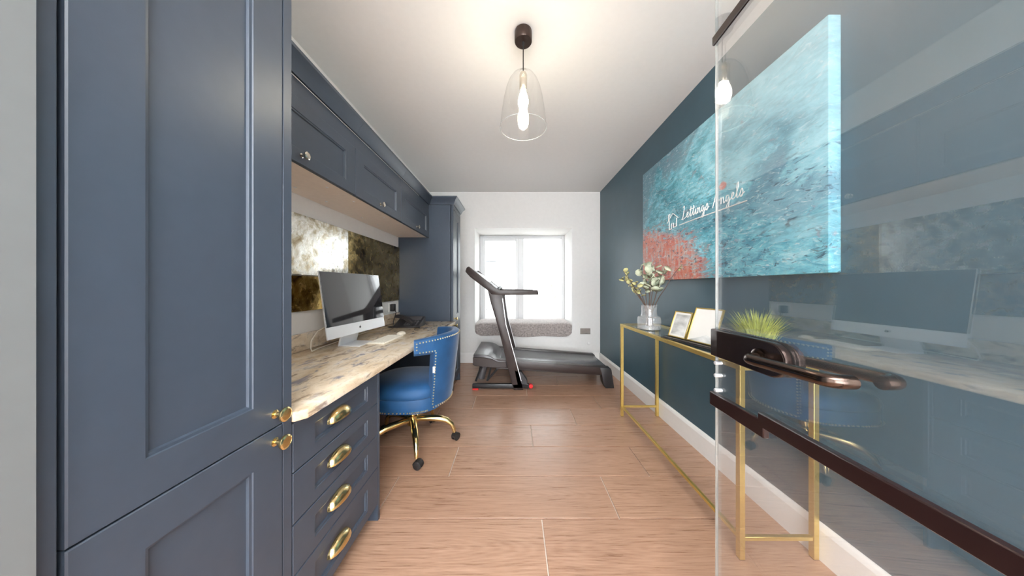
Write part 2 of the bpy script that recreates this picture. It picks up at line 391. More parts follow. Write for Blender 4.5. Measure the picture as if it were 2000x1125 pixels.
# ------------------------------------------------------------------ room shell
XL, XR, YB, H = -1.25, 1.28, 4.0, 2.54
YF0, YF1 = -0.15, 0.25
HX0, HX1, HY0 = -1.7, 1.7, -2.6
WX0, WX1, WZ0, WZ1, YW = -0.585, 0.865, 0.495, 2.005, 4.6   # window opening and pane depth

b = B(); b.box((HX0, HY0, -0.12), (HX1, YB+0.75, -0.008)); floor = struct(obj('floor', b, M['grout'], sm=False), 'floor of long wood-look porcelain tiles with pale grout joints', 'floor')
PITCH, TL, G = 0.2955, 1.2, 0.0026
offs = [0.135, 0.515, -0.39]
tile_cache = {}
r = -14
while True:
    y0 = 1.31+(r-1)*PITCH; r += 1
    y1 = y0+PITCH
    if y0 >= YB: break
    lo, hi = (XL, XR) if y1 > YF1 else (HX0, HX1)
    if y1 < HY0: continue
    o0 = offs[(r-1) % 3]
    x = o0-4*TL
    while x < hi:
        xa, xb = max(x, lo)+G, min(x+TL, hi)-G
        ya, yb = max(y0, HY0)+G, min(y1, YB)-G
        if xb-xa > 0.01 and yb-ya > 0.01:
            key = (round(xb-xa, 3), round(yb-ya, 3))
            if key not in tile_cache:
                t = B(); t.box((-key[0]/2, -key[1]/2, -0.008), (key[0]/2, key[1]/2, 0.0), 0.0012, 1)
                o = obj('tile', t, M['tile'], floor, local=True, sm=False); tile_cache[key] = o.data
            else:
                o = bpy.data.objects.new('tile', tile_cache[key]); COL.objects.link(o); o.parent = floor
            o.location = Vector(((xa+xb)/2, (ya+yb)/2, 0.0))-floor.location
        x += TL

b = B(); b.box((HX0, HY0, H), (HX1, YB+0.75, H+0.1)); struct(obj('ceiling', b, M['ceil'], sm=False), 'plain white ceiling with the pendant lamp', 'ceiling')
b = B(); b.box((XL-0.12, YF1, 0), (XL, YB, H)); struct(obj('wall_left', b, M['white'], sm=False), 'white wall behind the desk and cabinets', 'wall')
b = B(); b.box((XR, YF1, 0), (XR+0.12, YB, H)); struct(obj('wall_right', b, M['blue'], sm=False), 'dark teal painted wall behind the canvas', 'wall')
b = B()
b.box((XL-0.12, YB, 0), (WX0, YB+0.7, H)); b.box((WX1, YB, 0), (XR+0.12, YB+0.7, H))
b.box((WX0, YB, WZ1), (WX1, YB+0.7, H)); b.box((WX0, YB, 0), (WX1, YB+0.7, WZ0))
struct(obj('wall_back', b, M['white'], sm=False), 'white wall with the deep window recess', 'wall')
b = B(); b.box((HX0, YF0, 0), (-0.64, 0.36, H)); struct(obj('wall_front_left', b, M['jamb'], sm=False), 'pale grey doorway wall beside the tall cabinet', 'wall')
b = B(); b.box((XR, YF0, 0), (HX1, YF1, H)); struct(obj('wall_front_right', b, M['jamb'], sm=False), 'pale grey wall end beside the added glass partition', 'wall')
b = B(); b.box((HX0-0.1, HY0, 0), (HX0, YF0, H)); struct(obj('wall_hall_left', b, M['white'], sm=False), 'white hall wall on the cabinet side', 'wall')
b = B(); b.box((HX1, HY0, 0), (HX1+0.1, YF0, H)); struct(obj('wall_hall_right', b, M['white'], sm=False), 'white hall wall on the glass door side', 'wall')
b = B(); b.box((HX0, HY0-0.1, 0), (-1.3, HY0, H)); b.box((1.3, HY0-0.1, 0), (HX1, HY0, H)); b.box((-1.3, HY0-0.1, 0), (1.3, HY0, 0.3)); b.box((-1.3, HY0-0.1, 2.4), (1.3, HY0, H)); struct(obj('wall_hall_back', b, M['white'], sm=False), 'white hall wall facing the doorway', 'wall')
# skirting
SK = [(0, 0), (0.017, 0), (0.017, 0.125), (0.012, 0.14), (0.006, 0.15), (0, 0.15)]
b = B(); b.prism([(XR-p, z) for p, z in SK], 1, YF1, YB); struct(obj('baseboard_right', b, M['skirt'], sm=False), 'white skirting board along the teal wall', 'skirting')
b = B(); b.prism([(YB-p, z) for p, z in SK], 0, XL, XR-0.017); struct(obj('baseboard_back', b, M['skirt'], sm=False), 'white skirting board under the window', 'skirting')

# window: outer frame, one opening sash, one fixed pane
win = thing('window_1', 'white two-pane casement window in the deep recess', 'window', (0.135, YW, WZ0)); win['kind'] = 'structure'
def rectframe(x0, x1, z0, z1, t, y0, y1, bev=0.004):
    q = B()
    q.box((x0, y0, z0), (x0+t, y1, z1), bev, 1); q.box((x1-t, y0, z0), (x1, y1, z1), bev, 1)
    q.box((x0+t, y0, z1-t), (x1-t, y1, z1), bev, 1); q.box((x0+t, y0, z0), (x1-t, y1, z0+t), bev, 1)
    return q
obj('window_frame', rectframe(WX0, WX1, WZ0, WZ1, 0.055, YW, YW+0.09), M['wframe'], win)
b = B(); b.box((0.055, YW, WZ0+0.05), (0.165, YW+0.09, WZ1-0.05), 0.004, 1); obj('mullion', b, M['wframe'], win)
sash = obj('sash', rectframe(WX0+0.045, 0.075, WZ0+0.045, WZ1-0.045, 0.048, YW-0.018, YW+0.05), M['wframe'], win)
b = B(); b.box((WX0+0.085, YW+0.02, WZ0+0.085), (0.035, YW+0.03, WZ1-0.085)); obj('pane', b, M['win_glass'], sash, sm=False)
b = B(); b.box((0.155, YW+0.03, WZ0+0.045), (WX1-0.045, YW+0.04, WZ1-0.045)); obj('pane', b, M['win_glass'], win, sm=False)
b = B(); b.box((0.040, YW-0.034, 1.10), (0.064, YW-0.018, 1.17), 0.004); b.tube([(0.052, YW-0.036, 1.16), (0.052, YW-0.055, 1.16), (0.045, YW-0.058, 1.12), (0.035, YW-0.058, 1.05)], 0.009, 8); obj('window_handle', b, M['alu'], sash)

added_win = thing('added_hall_window', 'wide white framed glazing added in the unseen hall for fill light', 'window', (0, HY0-0.05, 0.3)); added_win['kind'] = 'structure'  # hall glazing invented to bring in light from behind the camera
obj('window_frame', rectframe(-1.3, 1.3, 0.3, 2.4, 0.06, HY0-0.08, HY0-0.01), M['wframe'], added_win)
b = B(); b.box((-0.03, HY0-0.08, 0.36), (0.03, HY0-0.01, 2.34), 0.004, 1); obj('mullion', b, M['wframe'], added_win)
for x0 in (-1.24, 0.03):
    b = B(); b.box((x0, HY0-0.05, 0.36), (x0+1.21, HY0-0.04, 2.34)); obj('pane', b, M['win_glass'], added_win, sm=False)
added_gp = thing('added_partition', 'unseen frameless glass partition added to pass hall fill light, carrying the glass door', 'partition', (0.9, -0.13, 0)); added_gp['kind'] = 'structure'  # invented glass in place of solid wall, so more hall light gets in
b = B(); b.box((0.535, -0.135, 0.0), (XR, -0.125, 2.135)); obj('pane', b, M['win_glass'], added_gp, sm=False)
b = B(); b.box((-0.64, -0.135, 2.15), (XR, -0.125, H)); obj('pane', b, M['win_glass'], added_gp, sm=False)
b = B(); b.box((-0.64, -0.145, 2.132), (XR, -0.115, 2.152)); obj('transom', b, M['bronze'], added_gp, sm=False)
# outdoors
b = B(); b.box((-6, YB+0.75, 0.3), (6, 12, 0.52)); struct(obj('ground', b, M['stone'], sm=False), 'pale paved yard outside the window', 'ground')
b = B(); b.box((-6, 7.2, 0.5), (6, 7.5, 5.6)); struct(obj('yard_wall', b, M['render'], sm=False), 'white rendered yard wall outside the window', 'wall')
b = B(); b.box((-0.86, 7.08, 1.80), (-0.28, 7.2, 1.87), 0.004); b.box((-0.36, 7.08, 0.52), (-0.28, 7.2, 1.80), 0.004); b.box((-0.94, 7.08, 0.52), (-0.86, 7.2, 1.87), 0.004)
g = thing('garden_gate', 'grey framed white gate in the yard wall outside', 'gate', (-0.6, 7.14, 0.52)); obj('gate_frame', b, M['greyframe'], g)
for i in range(4):
    b = B(); b.box((-0.855+i*0.124, 7.12, 0.53), (-0.74+i*0.124, 7.16, 1.795), 0.004, 1); obj('gate_board', b, M['render'], g)
g = thing('wall_lantern', 'small grey wall lantern beside the gate outside', 'lantern', (-0.72, 7.15, 1.92))
b = B(); b.box((-0.76, 7.18, 1.92), (-0.68, 7.2, 2.06), 0.004); b.tube([(-0.72, 7.19, 2.03), (-0.72, 7.1, 2.06), (-0.72, 7.08, 2.0)], 0.008, 8); obj('bracket', b, M['greyframe'], g)
b = B(); b.lathe([(0.03, 1.88), (0.05, 1.90), (0.06, 1.98), (0.01, 2.02)], (-0.72, 7.08, 0), 8); obj('lantern_head', b, M['greyframe'], g)
pot = thing('potted_shrub', 'thin grey leafed shrub in a pot outside the window', 'plant', (1.02, 6.7, 0.52))
b = B(); b.lathe([(0.13, 0.52), (0.17, 0.80), (0.18, 0.82), (0.16, 0.82), (0.15, 0.78)], (1.02, 6.7, 0), 16); obj('pot', b, M['stone'], pot)
b = B(); sh = B()
for i in range(14):
    a = random.uniform(0, 2*PI); q = random.uniform(0.1, 0.28); hh = random.uniform(1.3, 1.75)
    pts = [(1.02, 6.7, 0.78), (1.02+q*0.4*math.cos(a), 6.7+q*0.4*math.sin(a), 1.1), (1.02+q*math.cos(a), 6.7+q*math.sin(a), hh)]
    b.tube(pts, [0.008, 0.006, 0.003], 5)
    for k in range(9):
        t = 0.3+0.7*k/8; c = Vector(pts[1]).lerp(Vector(pts[2]), t); an = random.uniform(0, 6.28); d = Vector((math.cos(an), math.sin(an), 0.4))*0.07; s_ = Vector((-math.sin(an), math.cos(an), 0))*0.02
        sh.face([c, c+d*0.5+s_, c+d, c+d*0.5-s_])
o = obj('stems', b, M['leaf2'], pot); o['kind'] = 'stuff'; o = obj('foliage', sh, M['leaf'], pot, sm=False); o['kind'] = 'stuff'

# ------------------------------------------------------------------ fitted furniture, faces toward +X
CX = -0.657
def rect_loop(x, y0, y1, z0, z1): return [(x, y0, z0), (x, y1, z0), (x, y1, z1), (x, y0, z1)]
def shaker(name, parent, x, y0, y1, z0, z1, st, th=0.02, rail=None):
    rl = rail or st
    q = B()
    L = [rect_loop(x-th, y0, y1, z0, z1), rect_loop(x-0.002, y0, y1, z0, z1), rect_loop(x, y0+0.002, y1-0.002, z0+0.002, z1-0.002)]
    for ins, dep in ((0, 0), (0.0015, 0.003), (0.007, 0.0045), (0.009, 0.009), (0.0095, 0.011)):
        L.append(rect_loop(x-dep, y0+st+ins, y1-st-ins, z0+rl+ins, z1-rl-ins))
    q.rings(L, True, False)
    d = obj(name, q, M['cab'], parent)
    q = B(); q.box((x-0.016, y0+st+0.008, z0+rl+0.008), (x-0.010, y1-st-0.008, z1-rl-0.008)); obj('panel', q, M['cab'], d, sm=False)
    return d
def knob(parent, x, y, z, m='gold', s=1.0):
    q = B(); q.lathe([(0.010*s, 0), (0.010*s, 0.002), (0.0055*s, 0.004), (0.0055*s, 0.016*s), (0.009*s, 0.019*s), (0.0155*s, 0.022*s), (0.017*s, 0.025*s), (0.0165*s, 0.028*s), (0.013*s, 0.030*s), (0.0125*s, 0.0295*s), (0.002, 0.0305*s)], (x, y, z), 24, 0)
    return obj('knob', q, M[m], parent)
CORN = [(0.0, 0.0), (0.010, 0.0), (0.014, 0.012), (0.030, 0.045), (0.046, 0.062), (0.050, 0.066), (0.050, 0.080), (0.0, 0.080)]
def cornice(parent, path, z):
    # path: list of (point, outward normal scaled for mitre)
    q = B(); L = []
    for (px, py), (nx, ny) in path: L.append([(px+nx*d, py+ny*d, z+hh) for d, hh in CORN])
    q.rings(L, True, True)
    return obj('cornice', q, M['cab'], parent)
def tall_cabinet(label, y0, y1, kz, handle_y, wrap):
    t = thing('tall_cabinet', label, 'cabinet', ((XL+CX)/2, (y0+y1)/2, 0))
    q = B(); q.box((XL+0.003, y0, 0.0), (CX-0.022, y0+0.02, 2.014)); q.box((XL+0.003, y1-0.03, 0.0), (CX, y1, 2.014), 0.0015, 1)
    q.box((XL+0.003, y0+0.02, 0.09), (CX-0.03, y1-0.03, 2.014)); q.box((XL+0.003, y0+0.02, 0), (CX-0.07, y1-0.03, 0.09))
    q.box((CX-0.03, y0, 0.0), (CX, y0+0.024, 2.014), 0.0015, 1)
    q.box((CX-0.03, y0+0.02, 1.97), (CX, y1-0.02, 2.014), 0.0015, 1)
    obj('carcass', q, M['cab'], t)
    q = B(); q.box((CX-0.031, y0+0.024, 0.09), (CX-0.021, y1-0.03, 1.97)); obj('door_gap', q, M['cabdark'], t, sm=False)
    d1 = shaker('door', t, CX, y0+0.031, y1-0.032, kz+0.0015, 1.967, 0.085, rail=0.078); d2 = shaker('door', t, CX, y0+0.031, y1-0.032, 0.095, kz-0.0015, 0.085, rail=0.078)
    knob(d1, CX, handle_y, kz+0.038, 'gold', 1.15); knob(d2, CX, handle_y, kz-0.038, 'gold', 1.15)
    if wrap: cornice(t, [((XL+0.003, y0), (0, -1)), ((CX, y0), (1, -1)), ((CX, y1), (1, 1)), ((XL+0.003, y1), (0, 1))], 2.014)
    else: cornice(t, [((CX, y0), (1, 0)), ((CX, y1), (1, 0))], 2.014)
    return t
tall_cabinet('tall slate blue cabinet at the doorway, its two doors filling the full height', 0.363, 0.795, 0.742, 0.738, False)
tall_cabinet('tall slate blue cabinet at the window end of the worktop', 2.9, 3.285, 0.742, 2.962, True)

# drawer unit
du = thing('drawer_unit', 'slate blue unit of four drawers with brass cup pulls under the worktop', 'drawers', (-0.95, 1.05, 0))
q = B(); q.box((XL+0.003, 0.797, 0.085), (CX-0.022, 1.295, 0.726)); q.box((XL+0.003, 0.797, 0), (CX-0.075, 1.295, 0.085)); obj('carcass', q, M['cabdark'], du, sm=False)
q = B(); q.box((XL+0.003, 1.296, 0), (CX+0.001, 1.314, 0.726), 0.0015, 1); obj('end_panel', q, M['cab'], du)
zs = [0.724, 0.573, 0.418, 0.262, 0.080]
for i in range(4):
    d = shaker('drawer', du, CX, 0.799, 1.2945, zs[i+1]+0.0015, zs[i]-0.0015, 0.088, rail=0.040)
    q = B(); cy, cz = 1.005, (zs[i]+zs[i+1])/2+0.012; L = []
    nU, nV = 18, 8
    for j in range(nV+1):
        v = PI/2*j/nV; L.append([(CX+0.001+0.030*math.sin(v)*math.sin(PI*k/nU)**0.7, cy-0.058*math.cos(PI*k/nU), cz-0.014+0.036*math.cos(v)*math.sin(PI*k/nU)**0.8) for k in range(nU+1)])
    q.rings(L, False, False, closed=False)
    L2 = [[Vector(p)-Vector((0.003, 0, 0.003)) for p in ring] for ring in L]
    q.rings(L2, False, False, closed=False)
    for k in range(nU): q.face([L[-1][k], L[-1][k+1], L2[-1][k+1], L2[-1][k]])
    obj('cup_pull', q, M['gold'], d)

# upper cabinets with cornice, cream underside
UX, UZ0, UZ1 = -0.917, 1.662, 1.934
ys = [0.797, 1.556, 2.187, 2.899]
lab = ['slate blue wall cabinet next to the doorway cabinet', 'slate blue wall cabinet in the middle of the row', 'slate blue wall cabinet against the window end cabinet']
for i in range(3):
    y0, y1 = ys[i], ys[i+1]
    t = thing('wall_cabinet', lab[i], 'cabinet', ((XL+UX)/2, (y0+y1)/2, UZ0), group='wall cabinets over the worktop')
    q = B(); q.box((XL+0.003, y0+0.0005, UZ0+0.016), (UX-0.022, y1-0.0005, UZ1+0.078)); q.box((UX-0.024, y0+0.0005, UZ1), (UX-0.004, y1-0.0005, UZ1+0.079), 0.001, 1); obj('carcass', q, M['cab'], t)
    q = B(); q.box((XL+0.003, y0+0.0005, UZ0), (UX-0.024, y1-0.0005, UZ0+0.0155)); bs = obj('base_board', q, M['cream'], t, sm=False, label='cream underside board')
    for k in range(2):
        for xx in (-1.0, -1.17):
            q = B(); q.lathe([(0.007, UZ0-0.003), (0.007, UZ0+0.001)], (xx, y0+(0.12 if k == 0 else y1-y0-0.12), 0), 10); obj('screw_cap', q, M['alu'], bs)
    d = shaker('door', t, UX, y0+0.002, y1-0.002, UZ0-0.004, UZ1-0.001, 0.085, rail=0.058)
    knob(d, UX, [1.16, 1.845, 2.53][i], UZ0+0.033, 'silver', 1.0)
    cornice(t, [((UX, y0+0.0005), (1, 0)), ((UX, y1-0.0005), (1, 0))], 2.012)

# worktop and upstand
WT = 0.757
q = B(); q.prism([(XL+0.002, 0.797), (CX+0.004, 0.797), (CX+0.027, 0.823), (CX+0.027, 2.8985), (XL+0.002, 2.8985)], 2, WT-0.03, WT, 0.004, 2); tag(obj('worktop', q, M['granite']), 'cream granite worktop with dark veins over the drawer unit', 'worktop')
q = B(); q.box((XL+0.002, 0.797, WT+0.0005), (XL+0.022, 2.8985, WT+0.10), 0.003, 2); tag(obj('upstand', q, M['granite']), 'low granite upstand along the wall at the back of the worktop', 'upstand')
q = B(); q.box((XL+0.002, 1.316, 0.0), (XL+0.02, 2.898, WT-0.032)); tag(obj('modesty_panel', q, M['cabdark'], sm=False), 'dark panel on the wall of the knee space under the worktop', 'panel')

# antique mirror panels
def mirror(y0, y1, z0, z1, m, ry, rz, label):
    t = B(); t.box((-0.003, -(y1-y0)/2+0.001, -(z1-z0)/2+0.001), (0.003, (y1-y0)/2-0.001, (z1-z0)/2-0.001), 0.002, 1)
    o = obj('mirror_panel', t, MIRRORS[m], None, sm=False)
    o.location = (XL+0.009, (y0+y1)/2, z0+0.001); o.rotation_euler = (0, ry, rz)
    tag(o, label, 'mirror', 'antique mirror panels over the worktop')
mirror(1.10, 2.01, 1.197, 1.552, 0, 0, 0.0, 'bright silver antique mirror panel above the monitor, reflecting the window')
mirror(2.012, 2.897, 0.985, 1.552, 1, 0, math.radians(-0.4), 'mottled dark bronze antique mirror panel next to the tall cabinet at the window')
mirror(1.10, 2.01, 0.985, 1.195, 2, 0, 0, 'amber antique mirror panel low on the wall behind the monitor')
mirror(0.80, 1.098, 0.985, 1.552, 1, 0, 0, 'dark bronze antique mirror panel beside the doorway cabinet')

# ------------------------------------------------------------------ glass door
TH = math.radians(3.2)
gd = thing('glass_door', 'frameless clear glass door standing open with dark lever handles', 'door', (0.541, 0.718, 0.01), rz=-TH)
# local: y runs from the free edge (0) toward the hinge (negative), x across the thickness (camera side negative)
DW = 0.85
q = B(); q.box((-0.004, -DW, 0), (0.004, -0.002, 2.12)); obj('glass_pane', q, M['door_glass'], gd, local=True, sm=False)
q = B(); q.box((-0.0035, -0.002, 0), (0.0035, 0.0, 2.12)); obj('polished_edge', q, M['edge_glass'], gd, local=True, sm=False)
hz = CH-0.146-0.01
for sgn in (-1, 1):
    q = B(); pl = []
    zc, hh, yl = hz, 0.035, -0.215
    poly = [(-0.004, zc-hh), (-0.004, zc+hh)]
    for k in range(13):
        a = PI/2+PI*k/12; poly.append((yl+hh+hh*math.cos(a), zc+hh*math.sin(a)))
    x0, x1 = (0.005, 0.019) if sgn > 0 else (-0.019, -0.005)
    q.prism(poly, 0, x0, x1, 0.003, 2)
    lc = obj('lock_case', q, M['bronze'], gd, local=True)
    q = B(); poly2 = [(-0.03, zc-hh*0.92), (-0.03, zc+hh*0.92)]
    for k in range(13):
        a = PI/2+PI*k/12; poly2.append((yl+hh+hh*0.92*math.cos(a), zc+hh*0.92*math.sin(a)))
    xo = sgn*0.020
    q.prism(poly2, 0, min(xo, sgn*0.018), max(xo, sgn*0.018)); obj('cover_plate', q, M['bronze'], lc, local=True)
    q = B(); ly = -0.160
    q.lathe([(0.019, 0.0), (0.019, 0.006), (0.013, 0.009)], (0, 0, 0), 20, 0)
    q.bm.transform(Matrix.Scale(sgn, 4, (1, 0, 0))); q.bm.transform(Matrix.Translation((sgn*0.019, ly, zc-0.002)))
    obj('rosette', q, M['bronzel'], lc, local=True)
    pts = []
    for k in range(3): pts.append((sgn*(0.020+0.005*k), ly, zc-0.002))
    for k in range(1, 7):
        a = PI/2*k/6; pts.append((sgn*(0.032+0.018*math.sin(a)), ly-0.018+0.018*math.cos(a), zc-0.002))
    for k in range(1, 9): pts.append((sgn*0.050, ly-0.018-0.124*k/8, zc-0.002+0.006*k/8))
    for k in range(1, 7):
        a = PI/2*k/6; pts.append((sgn*(0.032+0.018*math.cos(a)), ly-0.142-0.018*math.sin(a), zc+0.004))
    for k in range(1, 3): pts.append((sgn*(0.032-0.006*k), ly-0.160, zc+0.004))
    q = B(); q.tube(pts, 0.0105, 14); obj('lever', q, M['bronzel'], lc, local=True)
# horizontal rails fixed to the glass
q = B(); q.box((-0.018, -DW, 0.826), (-0.005, -0.150, 0.856), 0.002, 1); q.box((-0.018, -0.165, 0.806), (-0.005, 0.001, 0.842), 0.002, 1); obj('glass_rail', q, M['rail'], gd, local=True)
q = B(); q.box((-0.012, -DW, 1.762), (-0.005, 0.0, 1.785), 0.0015, 1); obj('glass_rail', q, M['rail'], gd, local=True)
for z in (0.885, 0.918, 0.846):
    q = B(); q.lathe([(0.004, -0.009), (0.005, -0.008), (0.005, 0.008), (0.004, 0.009)], (0, -0.006, z), 14, 0); obj('edge_stud', q, M['alu'], gd, local=True)
for z in (0.30, 1.75):
    q = B(); q.box((-0.014, -DW-0.012, z-0.045), (0.014, -DW+0.06, z+0.045), 0.003); q.box((0.0, -DW-0.012, z-0.045), (0.07, -DW+0.004, z+0.045), 0.002); obj('hinge', q, M['bronze'], gd, local=True)

# ------------------------------------------------------------------ pendant lamp
PX, PY = 0.051, 1.487
pn = thing('pendant_lamp', 'clear glass bell pendant with a lit bulb on a dark canopy', 'lamp', (PX, PY, H))
q = B(); q.lathe([(0.047, H), (0.048, H-0.004), (0.048, H-0.054), (0.045, H-0.058), (0.006, H-0.0585)], (PX, PY, 0), 32); obj('canopy', q, M['lampblack'], pn)
q = B(); q.lathe([(0.007, H-0.058), (0.006, H-0.072), (0.003, H-0.078)], (PX, PY, 0), 14); q.tube([(PX, PY, H-0.05), (PX, PY, 2.29)], 0.003, 8); obj('cord', q, M['rubber'], pn)
q = B(); q.lathe([(0.010, 2.315), (0.018, 2.31), (0.021, 2.30), (0.021, 2.225), (0.017, 2.215)], (PX, PY, 0), 20); obj('lampholder', q, M['silver'], pn)
q = B(); q.lathe([(0.012, 2.222), (0.015, 2.205), (0.022, 2.185), (0.027, 2.165), (0.027, 2.14), (0.020, 2.115), (0.006, 2.104)], (PX, PY, 0), 20); obj('bulb', q, M['bulb'], pn)
prof = [(0.022, 2.312), (0.042, 2.308), (0.062, 2.29), (0.080, 2.262), (0.094, 2.225), (0.107, 2.17), (0.118, 2.10), (0.125, 2.04), (0.128, 2.008)]
q = B(); q.lathe(prof, (PX, PY, 0), 40, cap0=False, cap1=False); obj('glass_shade', q, M['shade_glass'], pn)
q = B(); q.tube([(PX+0.128*math.cos(2*PI*k/48), PY+0.128*math.sin(2*PI*k/48), 2.008) for k in range(49)], 0.0016, 6, caps=False); obj('shade_rim', q, M['vase_glass'], pn)
# unseen ceiling panel, made up as a body for the added hall fill
q = B(); q.box((-0.8, -1.8, 2.43), (1.0, -0.2, 2.445)); t = thing('added_ceiling_panel', 'made-up white flat ceiling panel for the fill light in the unseen hall', 'lamp', (0.1, -1.0, 2.43))
obj('panel_body', q, M['skirt'], t, sm=False); q = B(); q.tube([(0.1, -1.0, 2.44), (0.1, -1.0, H)], 0.02); obj('panel_mount', q, M['alu'], t)

# ------------------------------------------------------------------ desk chair
CXC, CYC = -0.732, 1.94
ch = thing('desk_chair', 'blue velvet barrel desk chair with brass nailhead trim and gold swivel base', 'chair', (CXC, CYC, 0))
def RO(z): return 0.272+0.058*max(0, min(1, (z-0.33)/0.45))**0.8
def bp(a, z, r): return (CXC+r*math.cos(a), CYC+r*math.sin(a), z)
def ztop(a): return 0.822-0.022*(abs(a)/1.2)**2
WA, PA, WZ = math.radians(68), math.radians(46), 0.700
def shell_patch(q, a0, a1, zf0, zf1, na, nz, th=0.052):
    # a curved padded slab between two angles
    loops = []
    for i in range(na+1):
        a = a0+(a1-a0)*i/na
        z0, z1 = zf0(a), zf1(a); rnd = 0.018; ring = []
        for j in range(nz+1): z = z0+rnd+(z1-z0-2*rnd)*j/nz; ring.append(bp(a, z, RO(z)))
        for k in range(1, 4): t = PI/2*k/4; ring.append(bp(a, z1-rnd+rnd*math.sin(t), RO(z1)-rnd+rnd*math.cos(t)))
        for k in range(0, 4): t = PI/2*k/4; ring.append(bp(a, z1-rnd+rnd*math.cos(t), RO(z1)-th+rnd-rnd*math.sin(t)))
        for j in range(nz, -1, -1): z = z0+rnd+(z1-z0-2*rnd)*j/nz; ring.append(bp(a, z, RO(z)-th))
        ring.append(bp(a, z0, RO(z0)-th+rnd)); ring.append(bp(a, z0, RO(z0)-rnd))
        loops.append(ring)
    q.rings(loops, True, True)
q = B()
shell_patch(q, -PA, PA, lambda a: 0.335, lambda a: WZ+0.03, 26, 10)
shell_patch(q, -WA, WA, lambda a: WZ, ztop, 36, 4)
bk = obj('backrest', q, M['velvet'], ch)
# nailheads along the outline on the outer face
q = B()
def nails(path, step=0.019):
    pts = [Vector(p) for p in path]; acc = 0.0
    for a_, b_ in zip(pts, pts[1:]):
        L_ = (b_-a_).length; t = -acc
        while t + step <= L_+1e-9:
            t += step; c = a_.lerp(b_, t/L_); d = Vector((c.x-CXC, c.y-CYC, 0)).normalized()
            q.ball(c+d*0.0015, 0.0056, 6)
        acc = L_-t
def arcp(a0, a1, zf, n=24, dr=0.0):
    out = []
    for i in range(n+1):
        a = a0+(a1-a0)*i/n; z = zf(a) if callable(zf) else zf
        out.append(bp(a, z, RO(z)+dr))
    return out
for sg in (-1, 1):
    nails([bp(sg*(WA-0.05), z, RO(z)) for z in (WZ+0.022, ztop(WA)-0.020)])
    nails(arcp(sg*(WA-0.05), sg*(PA-0.04), WZ+0.022, 6))
    nails([bp(sg*(PA-0.04), 0.35+(WZ+0.022-0.35)*k/8, RO(0.35+(WZ+0.022-0.35)*k/8)) for k in range(9)])
nails(arcp(-WA+0.05, WA-0.05, lambda a: ztop(a)-0.020, 40)); nails(arcp(-PA, PA, 0.345, 20))
o = obj('nailhead_trim', q, M['nail'], bk); o['kind'] = 'stuff'
q = B(); a = -PA+0.09; c = Vector(bp(-PA+0.012, 0.60, RO(0.6)+0.001)); d = Vector((c.x-CXC, c.y-CYC, 0)).normalized(); s_ = Vector((-d.y, d.x, 0))
vv = [c+s_*u+Vector((0, 0, w))+d*e for e in (0, 0.0015) for u, w in ((-0.008, -0.02), (0.008, -0.02), (0.008, 0.02), (-0.008, 0.02))]
q.rings([vv[:4], vv[4:]]); obj('care_tag', q, M['paper'], bk, sm=False)
# seat: rounded square, deeper toward the desk
def seat_ring(sc, z, n=40):
    out = []
    for i in range(n):
        a = 2*PI*i/n; cx, sy = math.cos(a), math.sin(a); e = 0.72
        x = (abs(cx)**e)*(1 if cx > 0 else -1); y = (abs(sy)**e)*(1 if sy > 0 else -1)
        rx = 0.245 if x > 0 else 0.285
        out.append((CXC+x*rx*sc, CYC+y*0.262*sc, z))
    return out
q = B(); q.rings([seat_ring(0.90, 0.322), seat_ring(0.985, 0.326), seat_ring(1.0, 0.335), seat_ring(1.0, 0.405), seat_ring(0.985, 0.412)]); st = obj('seat_base', q, M['velvet'], ch)
q = B()
for i in range(40):
    p = seat_ring(1.005, 0.338)
    a_, b_ = Vector(p[i]), Vector(p[(i+1) % 40])
    for k in range(3):
        c = a_.lerp(b_, k/3)
        if (c.x-CXC) < 0.18: q.ball(c, 0.0056, 6)
o = obj('nailhead_trim', q, M['nail'], st); o['kind'] = 'stuff'
q = B(); q.rings([seat_ring(0.96, 0.408), seat_ring(1.0, 0.418), seat_ring(1.01, 0.435), seat_ring(0.985, 0.462), seat_ring(0.92, 0.482), seat_ring(0.78, 0.496), seat_ring(0.5, 0.505), seat_ring(0.2, 0.508)]); obj('seat_cushion', q, M['velvet'], ch)
q = B(); q.lathe([(0.06, 0.325), (0.06, 0.315), (0.028, 0.305), (0.028, 0.21), (0.036, 0.205), (0.036, 0.145), (0.028, 0.135)], (CXC, CYC, 0), 24); obj('gas_column', q, M['gold'], ch)
